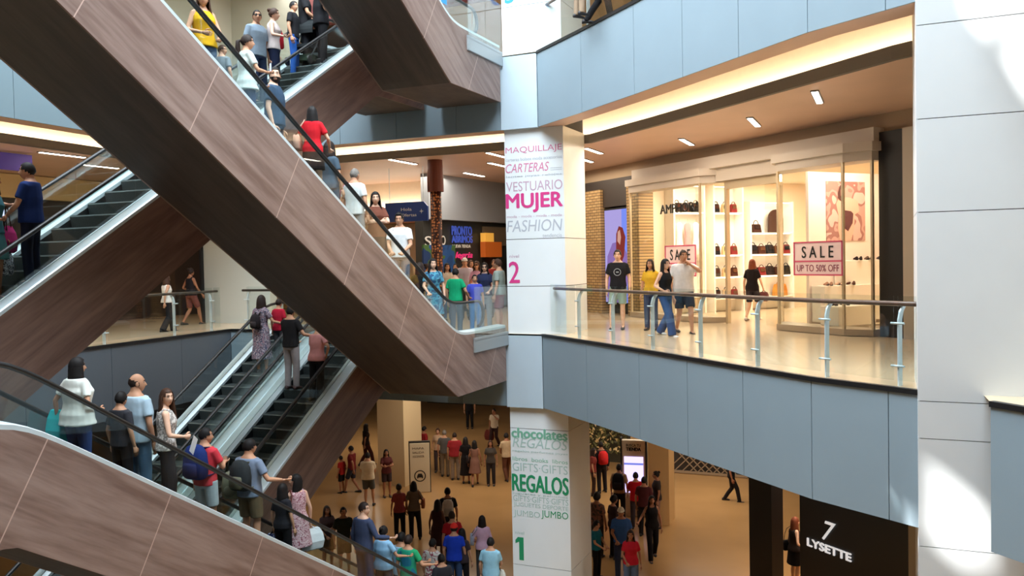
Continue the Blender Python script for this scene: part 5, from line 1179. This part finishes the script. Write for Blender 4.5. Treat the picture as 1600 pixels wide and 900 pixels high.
rider(-16, 268, PD, LC, 'person at the far left edge with a bare arm and a teal skirt', 1.66, rz=radians(-60), fem=True, hair=('bob', 'brown'), top=('tank', S(60, 110, 120)), bottom=('skirt', S(70, 120, 124)), arms=('down', 'out'), skin='tan')

# --- lower rising escalator
J = rider(407, 461, PC, LC2, 'person with long hair in a floral dress riding the inner lower escalator', 1.64, fem=True, hair=('verylong', 'dark'), top=('mididress', pattern('floral_grey', (S(96, 84, 96), S(176, 160, 168), S(70, 74, 96), S(150, 120, 130)), 18), .02, 1), bottom=None, arms=('down', 'out'))
backpack(J, S(40, 34, 36), S(52, 44, 44), 'small dark backpack on the person in the floral dress of the lower escalator', big=.7)
rider(435, 470, PC, LC2, 'person in a red top ahead of the floral dress', 1.6, fem=True, hair=('short', 'dark'), top=('tee', S(180, 30, 54)), bottom=('pants', CHAR))
J = rider(453, 478, PC, LC, 'person in a black tee shirt and pale trousers riding the lower escalator', 1.68, hair=('short', 'black'), top=('tee', S(34, 32, 34), .02), bottom=('pants', S(160, 154, 156)), arms=('front', 'out'), shoes=S(90, 70, 70))
rider(490, 503, PC, LC, 'person in a pink top and black trousers leaning on the rail of the lower escalator', 1.62, fem=True, hair=('bun', 'brown'), top=('tee', S(206, 142, 140), .03), bottom=('pants', BLK), arms=('front', 'hip'), lean=.08)

# --- left gallery and right gallery
stander(262, 518, 428, 0, 60, 'striding person in a white top and wide black trousers on the left gallery', fem=True, hair=('bob', 'brown'), top=('tank', S(220, 214, 206)), bottom=('wide', S(28, 28, 32)), legs='walk2', arms=('swingf', 'swingb'))
stander(300, 507, 417, 0, 50, 'person in a black top and short brown skirt on the left gallery by the doorway', fem=True, hair=('bun', 'dark'), top=('tank', S(34, 30, 34)), bottom=('shorts', S(120, 70, 64)), legs='walk', arms=('bag', 'swingf'), skin='tan')
J = stander(967, 515, 390, 0, 185, 'young person in a black printed tee shirt and pale green shorts by the railing', hair=('short', 'black'), top=('tee', S(30, 30, 34), .02), bottom=('shorts', S(146, 166, 156)), skin='light', arms=('down', 'down'), legs='relax')
e = empty('shirt_print', world_of(J, (0, .148, 1.24)), J['rz']); e.parent = PEOPLE[-1]; e.matrix_parent_inverse = Matrix.LocRotScale(PEOPLE[-1].location, PEOPLE[-1].rotation_euler, None).inverted()
n = 24; g = MB(); g.add([(.085*cos(2*pi*i/n), -.004, .085*sin(2*pi*i/n)) for i in range(n)]+[(.072*cos(2*pi*i/n), -.004, .072*sin(2*pi*i/n)) for i in range(n)], [(i, (i+1) % n, n+(i+1) % n, n+i) for i in range(n)]); g.box((-.03, -.006, -.012), (.03, -.002, .012)); g.build('round_print', mat('print_grey', S(170, 176, 180), .6), e)
stander(1018, 516, 405, 0, 200, 'person in yellow partly hidden behind the couple at the railing', fem=True, hair=('bob', 'dark'), top=('tee', S(214, 170, 50)), bottom=('pants', S(60, 70, 100)))
J = stander(1040, 524, 402, 0, 130, 'person with long dark hair, black tank top and blue wide jeans at the railing', fem=True, hair=('long', 'black'), top=('tank', S(26, 26, 30)), bottom=('wide', S(48, 76, 124)), arms=('down', 'bag'), legs='walk', turn=0, skin='light', shoes=S(220, 220, 220))
stander(1069, 520, 388, 0, 165, 'person in a white tee shirt and navy shorts holding a hand to the face', hair=('short', 'dark'), top=('tee', S(222, 222, 224), .026), bottom=('shorts', S(48, 58, 76)), arms=('face', 'down'), legs='walk2', skin='mid', bw=1.1, girth=1.08)
J = stander(1176, 500, 403, 0, 20, 'person with auburn hair in black walking into the shoe shop doorway', fem=True, hair=('long', 'auburn'), top=('tee', S(30, 26, 30), .02), bottom=('shorts', S(40, 34, 40)), legs='walk', arms=('down', 'swingf'), skin='light', shoes=S(200, 190, 190))
handheld(J, 1, S(120, 60, 60), 'small dark red bag held by the person entering the shoe shop', .24, .24, .1, drop=.05)
J = stander(934, 34, -100, H, 90, 'person in black trousers behind the upper glass railing at the top', hair=('short', 'black'), top=('tee', S(60, 60, 66)), bottom=('pants', S(26, 26, 30)), legs='walk', arms=('swingf', 'swingb'))
stander(905, 26, -105, H, 60, 'person in dark tan clothes behind the one in black trousers on the top gallery', hair=('short', 'brown'), top=('tee', S(130, 110, 90)), bottom=('pants', S(140, 120, 100)))

# --- ground floor crowd
G = -H
crowd(574, 707, G, 1.76, 10, 'person in a cream polo shirt and grey shorts seen from behind by the beige pillar', hair=('short', 'black'), top=('tee', S(220, 204, 176), .026), bottom=('shorts', S(84, 86, 84)), arms=('front', 'front'), girth=1.1, bw=1.05, legs='relax')
crowd(603, 702, G, 1.62, 170, 'person with black hair in a dark red crop top in front of the beige pillar', fem=True, hair=('long', 'black'), top=('tee', S(90, 44, 44)), bottom=('shorts', S(60, 48, 50)), arms=('cross', 'cross'), skin='tan')
crowd(571, 661, G, 1.66, 60, 'person in black with a bare arm walking left of the beige pillar', fem=True, hair=('bob', 'black'), top=('tee', S(40, 30, 30)), bottom=('pants', S(70, 34, 30)), legs='walk', arms=('swingf', 'swingb'), skin='tan')
crowd(549, 695, G, 1.66, -60, 'person in dark shorts striding away beside the escalator cladding', hair=('short', 'black'), top=('tee', S(110, 36, 36)), bottom=('shorts', S(48, 50, 62)), legs='walk2', arms=('swingb', 'swingf'), skin='tan')
crowd(533, 712, G, 1.3, -50, 'child in red next to the person in dark shorts', hair=('short', 'black'), top=('tee', S(170, 40, 40)), bottom=('shorts', BLK), skin='tan')
crowd(623, 756, G, 1.62, 0, 'person in a faded pink top with tied hair seen from behind', fem=True, hair=('bun', 'black'), top=('tee', S(150, 70, 72)), bottom=('pants', BLK), skin='tan')
J = crowd(646, 752, G, 1.68, 5, 'person with long black hair in a taupe top and black trousers seen from behind', fem=True, hair=('verylong', 'black'), top=('tee', S(116, 104, 92), .02), bottom=('pants', S(28, 26, 28)), arms=('down', 'bag'), legs='relax', skin='tan'); shoulderbag(J, 1, S(150, 90, 60), 'tan handbag of the person in the taupe top', .95)
crowd(683, 781, G, 1.66, 20, 'slim person in a dark maroon sleeveless dress left of the white backpack', fem=True, hair=('bob', 'black'), top=('dress', S(60, 36, 38)), bottom=None, skin='dark')
J = crowd(699, 762, G, 1.72, 0, 'person in black wearing a pale backpack in the middle of the hall', hair=('short', 'black'), top=('tee', S(32, 32, 36)), bottom=('pants', BLK), skin='tan'); backpack(J, S(200, 196, 190), S(170, 168, 164), 'pale backpack on the person in black in the middle of the hall')
crowd(706, 799, G, 1.7, -10, 'person in a red tee shirt behind the red cap', hair=('short', 'dark'), top=('tee', S(170, 30, 40)), bottom=('pants', BLK), skin='mid')
crowd(709, 818, G, 1.74, 8, 'person in a bright blue tee shirt and a red cap seen from behind', hair=('short', 'dark'), top=('tee', S(30, 64, 190), .026), bottom=('pants', JEAN), cap=S(226, 52, 44), girth=1.06, skin='mid')
crowd(721, 826, G, 1.6, 20, 'person with long black hair next to the bright blue tee shirt', fem=True, hair=('long', 'black'), top=('tee', S(60, 50, 54)), bottom=('pants', BLK))
J = crowd(753, 806, G, 1.64, 0, 'person with long dark hair in a pale pink shirt', fem=True, hair=('long', 'black'), top=('long', S(206, 170, 196), .02), bottom=('pants', CHAR), arms=('bag', 'down')); shoulderbag(J, -1, S(150, 158, 178), 'grey blue bag of the person in the pale pink shirt', 1.0)
J = crowd(766, 840, G, 1.72, 15, 'person in a light blue shirt right of the bright blue tee shirt', hair=('short', 'black'), top=('tee', S(146, 196, 220), .028), bottom=('pants', JEAN), arms=('down', 'front'), girth=1.06)
handheld(J, 1, S(226, 226, 216), 'pale paper bag carried by the person in the light blue shirt', .34, .36, .12, drop=.05)
crowd(675, 842, G, 1.66, 30, 'person in a white printed tee shirt near the foot of the escalator', hair=('short', 'black'), top=('tee', pattern('white_print', (S(206, 206, 204), S(216, 216, 212), S(150, 70, 90), S(214, 212, 210)), 9), .026), bottom=('pants', S(60, 60, 66)))
crowd(690, 866, G, 1.6, -20, 'dark haired person with a black bag low in the crowd', hair=('short', 'black'), top=('tee', S(50, 50, 56)), bottom=('pants', BLK))
crowd(510, 790, G, 1.68, 160, 'dark clothed person with long hair behind the white carrier bag', fem=True, hair=('long', 'dark'), top=('tee', S(66, 48, 48)), bottom=('skirt', S(80, 62, 40)), skin='tan', arms=('cross', 'front'))
crowd(536, 792, G, 1.74, 170, 'person in a dark green shirt left of the navy shirt', hair=('short', 'black'), top=('tee', S(40, 44, 38), .02), bottom=('shorts', S(44, 36, 34)), skin='tan', arms=('front', 'down'))
crowd(662, 666, G, 1.66, 60, 'person in a red shirt at the corner of the beige pillar', hair=('short', 'black'), top=('tee', S(150, 40, 44)), bottom=('pants', CHAR), skin='tan')
crowd(684, 669, G, 1.66, 190, 'person in a pale top left of the grey tee shirt by the information stand', fem=True, hair=('bun', 'brown'), top=('tee', S(190, 160, 134)), bottom=('pants', S(70, 60, 64)), skin='mid')
crowd(694, 672, G, 1.72, 10, 'person in a grey tee shirt at the back of the hall', hair=('crop', 'grey'), top=('tee', S(86, 84, 84)), bottom=('pants', S(120, 106, 90)), skin='mid')
crowd(710, 676, G, 1.72, 5, 'broad person in a dark red tee shirt and light trousers seen from behind', hair=('crop', 'dark'), top=('tee', S(150, 40, 46), .022), bottom=('pants', S(140, 124, 110)), girth=1.12, bw=1.08, skin='mid')
crowd(727, 683, G, 1.66, 0, 'slender person in a long black dress', fem=True, hair=('long', 'black'), top=('mididress', S(28, 24, 26), .01, 1), bottom=None, skin='tan')
J = crowd(741, 687, G, 1.62, 0, 'person in a sleeveless brown dress walking away at the back', fem=True, hair=('bob', 'black'), top=('dress', S(132, 96, 84)), bottom=None, skin='tan', legs='walk'); shoulderbag(J, -1, S(40, 34, 36), 'black bag of the person in the brown dress', .9)
J = crowd(766, 688, G, 1.6, 180, 'person in dark grey between the brown dress and the white column', fem=True, hair=('long', 'brown'), top=('tee', S(72, 66, 62)), bottom=('pants', S(46, 42, 44)), skin='tan')
crowd(791, 675, G, 1.74, -20, 'striding person in a beige shirt and brown trousers left of the white column', hair=('short', 'black'), top=('tee', S(196, 172, 140), .022), bottom=('pants', S(96, 60, 44)), legs='walk', arms=('front', 'swingb'), skin='tan')
J = crowd(772, 637, G, 1.66, -150, 'person in a pale shirt carrying a dark red bag far back on the ground floor', hair=('short', 'black'), top=('tee', S(216, 200, 176)), bottom=('pants', S(60, 40, 40)), arms=('face', 'down'), legs='walk', skin='tan'); handheld(J, 1, S(110, 50, 44), 'dark red bag carried by the person far back in the pale shirt', .4, .44, .14, drop=.02)
crowd(733, 612, G, 1.75, 180, 'person in black trousers furthest back on the ground floor', hair=('short', 'black'), top=('tee', BLK), bottom=('pants', BLK))
# right of the column
J = crowd(939, 690, G, 1.74, -20, 'person in black wearing a red backpack by the leaf wall', hair=('short', 'black'), top=('long', S(32, 30, 34)), bottom=('pants', S(36, 32, 36)), legs='relax', skin='tan'); backpack(J, S(206, 44, 44), S(180, 36, 38), 'red backpack on the person by the leaf wall')
crowd(926, 700, G, 1.6, 90, 'person in a dark red top close to the column side by the leaf wall', fem=True, hair=('bob', 'dark'), top=('tee', S(120, 50, 44)), bottom=('pants', S(60, 44, 40)), skin='mid')
J = crowd(967, 725, G, 1.74, 10, 'person in a tan shirt wearing a black backpack before the touch screen totem', hair=('short', 'black'), top=('tee', S(160, 130, 100)), bottom=('pants', BLK), skin='tan'); backpack(J, S(24, 22, 26), S(32, 30, 34), 'black backpack on the person in the tan shirt', big=1.1)
crowd(993, 738, G, 1.66, 0, 'person in a bright red top standing at the touch screen', hair=('short', 'black'), top=('tee', S(190, 20, 36), .022), bottom=('pants', S(60, 50, 56)), arms=('phone', 'front'), skin='mid')
crowd(1006, 745, G, 1.7, 15, 'person in a maroon shirt right behind the red top at the totem', hair=('short', 'black'), top=('tee', S(76, 34, 38), .022), bottom=('pants', BLK), skin='tan')
crowd(1026, 736, G, 1.68, -100, 'dark person with a pale bag at the tan post', fem=True, hair=('bun', 'black'), top=('tee', S(52, 46, 46)), bottom=('pants', S(130, 100, 90)), skin='tan')
crowd(932, 770, G, 1.72, 30, 'dark haired person in a brown patterned shirt beside the white column', hair=('curly', 'black'), top=('tee', pattern('brown_print', (S(84, 64, 54), S(130, 84, 70), S(60, 54, 50)), 9), .02), bottom=('pants', S(56, 50, 48)), skin='tan')
crowd(958, 774, G, 1.68, 60, 'person in dark clothes behind the white cap', fem=True, hair=('curly', 'black'), top=('tee', S(58, 44, 46)), bottom=('pants', BLK), skin='tan')
crowd(970, 790, G, 1.78, 180, 'person in a blue tee shirt and a white cap right of the column', hair=('short', 'dark'), top=('tee', S(52, 92, 160), .024), bottom=('pants', S(44, 50, 70)), cap=S(226, 220, 206), skin='tan', arms=('down', 'front'), legs='walk')
J = crowd(985, 828, G, 1.6, 178, 'person with long dark hair in a red tee shirt and denim shorts', fem=True, hair=('long', 'dark'), top=('tee', S(186, 30, 48), .024), bottom=('shorts', S(90, 110, 140)), arms=('down', 'front'), skin='tan')
crowd(1018, 772, G, 1.7, 170, 'person in a black sleeveless top and black trousers walking away from the totem', fem=True, hair=('long', 'black'), top=('tank', S(22, 20, 24), .02), bottom=('pants', S(24, 22, 26)), legs='walk', arms=('down', 'out'), skin='tan')
crowd(931, 814, G, 1.42, 120, 'child in a teal tee shirt and black trousers beside the white column', hair=('curly', 'black'), top=('tee', S(28, 104, 124), .022), bottom=('pants', BLK), skin='mid', arms=('front', 'front'))
crowd(1142, 706, G, 1.6, 90, 'person in dark clothes walking under the slab edge beside the lattice', hair=('short', 'black'), top=('tee', BLK), bottom=('pants', S(30, 26, 28)), legs='walk', skin='tan')
J = crowd(1241, 808, G, 1.66, 60, 'person with light brown hair and a black skirt in the narrow shop doorway', fem=True, hair=('long', 'auburn'), top=('tank', S(46, 36, 34)), bottom=('skirt', S(24, 22, 24)), skin='light', arms=('down', 'bag')); shoulderbag(J, -1, S(30, 28, 30), 'black handbag of the person in the narrow shop doorway', .82)

# pushchair on the upper rising escalator
y = onx(474, 108, -10.7)[1]; n_ = math.floor((y-4.4)/.32); e = empty('pushchair', (-10.75, 4.4+n_*.32+.2, PD.tread(4.4+(n_+1)*.32)+.0), radians(8)); tag(e, 'dark folding pushchair held on the steps below the person in black', 'pushchair')
FR = mat('pushchair_frame', S(52, 54, 58), .4, .5); CV = cloth(S(34, 38, 40))
MB().prism([(-.2, -.22, .38), (-.2, .16, .34), (-.2, .26, .80), (-.2, .20, .82), (-.2, .10, .42), (-.2, -.22, .44)], (.4, 0, 0)).build('seat', CV, e)
g = MB(); g.loft([[(-.21, .2+.30*cos(t)*r, .72+.30*sin(t)*r) for t in [pi*.42+pi*.62*i/8 for i in range(9)] for r in (1,)]+[(-.21, .2+.27*cos(t), .72+.27*sin(t)) for t in [pi*.42+pi*.62*i/8 for i in range(8, -1, -1)]], [(.21, .2+.30*cos(t), .72+.30*sin(t)) for t in [pi*.42+pi*.62*i/8 for i in range(9)]]+[(.21, .2+.27*cos(t), .72+.27*sin(t)) for t in [pi*.42+pi*.62*i/8 for i in range(8, -1, -1)]]]); g.build('canopy', CV, e)
for sx in (-1, 1):
    MB().tube([(sx*.23, -.30, .09), (sx*.23, .05, .45), (sx*.22, .34, .98), (sx*.22, .44, 1.0)], .013, 6).build('side_frame', FR, e); MB().tube([(sx*.23, .26, .09), (sx*.23, .05, .45)], .012, 6).build('rear_frame', FR, e)
    for yy in (-.30, .26): MB().tube([(sx*.25-.015, yy, .09), (sx*.25+.015, yy, .09)], .085, 16).build('wheel', BLACK, e)
MB().tube([(-.22, .44, 1.0), (.22, .44, 1.0)], .016, 8).build('push_bar', BLACK, e)
MB().box((-.18, -.1, .14), (.18, .2, .26)).build('basket', cloth(S(60, 80, 66)), e)
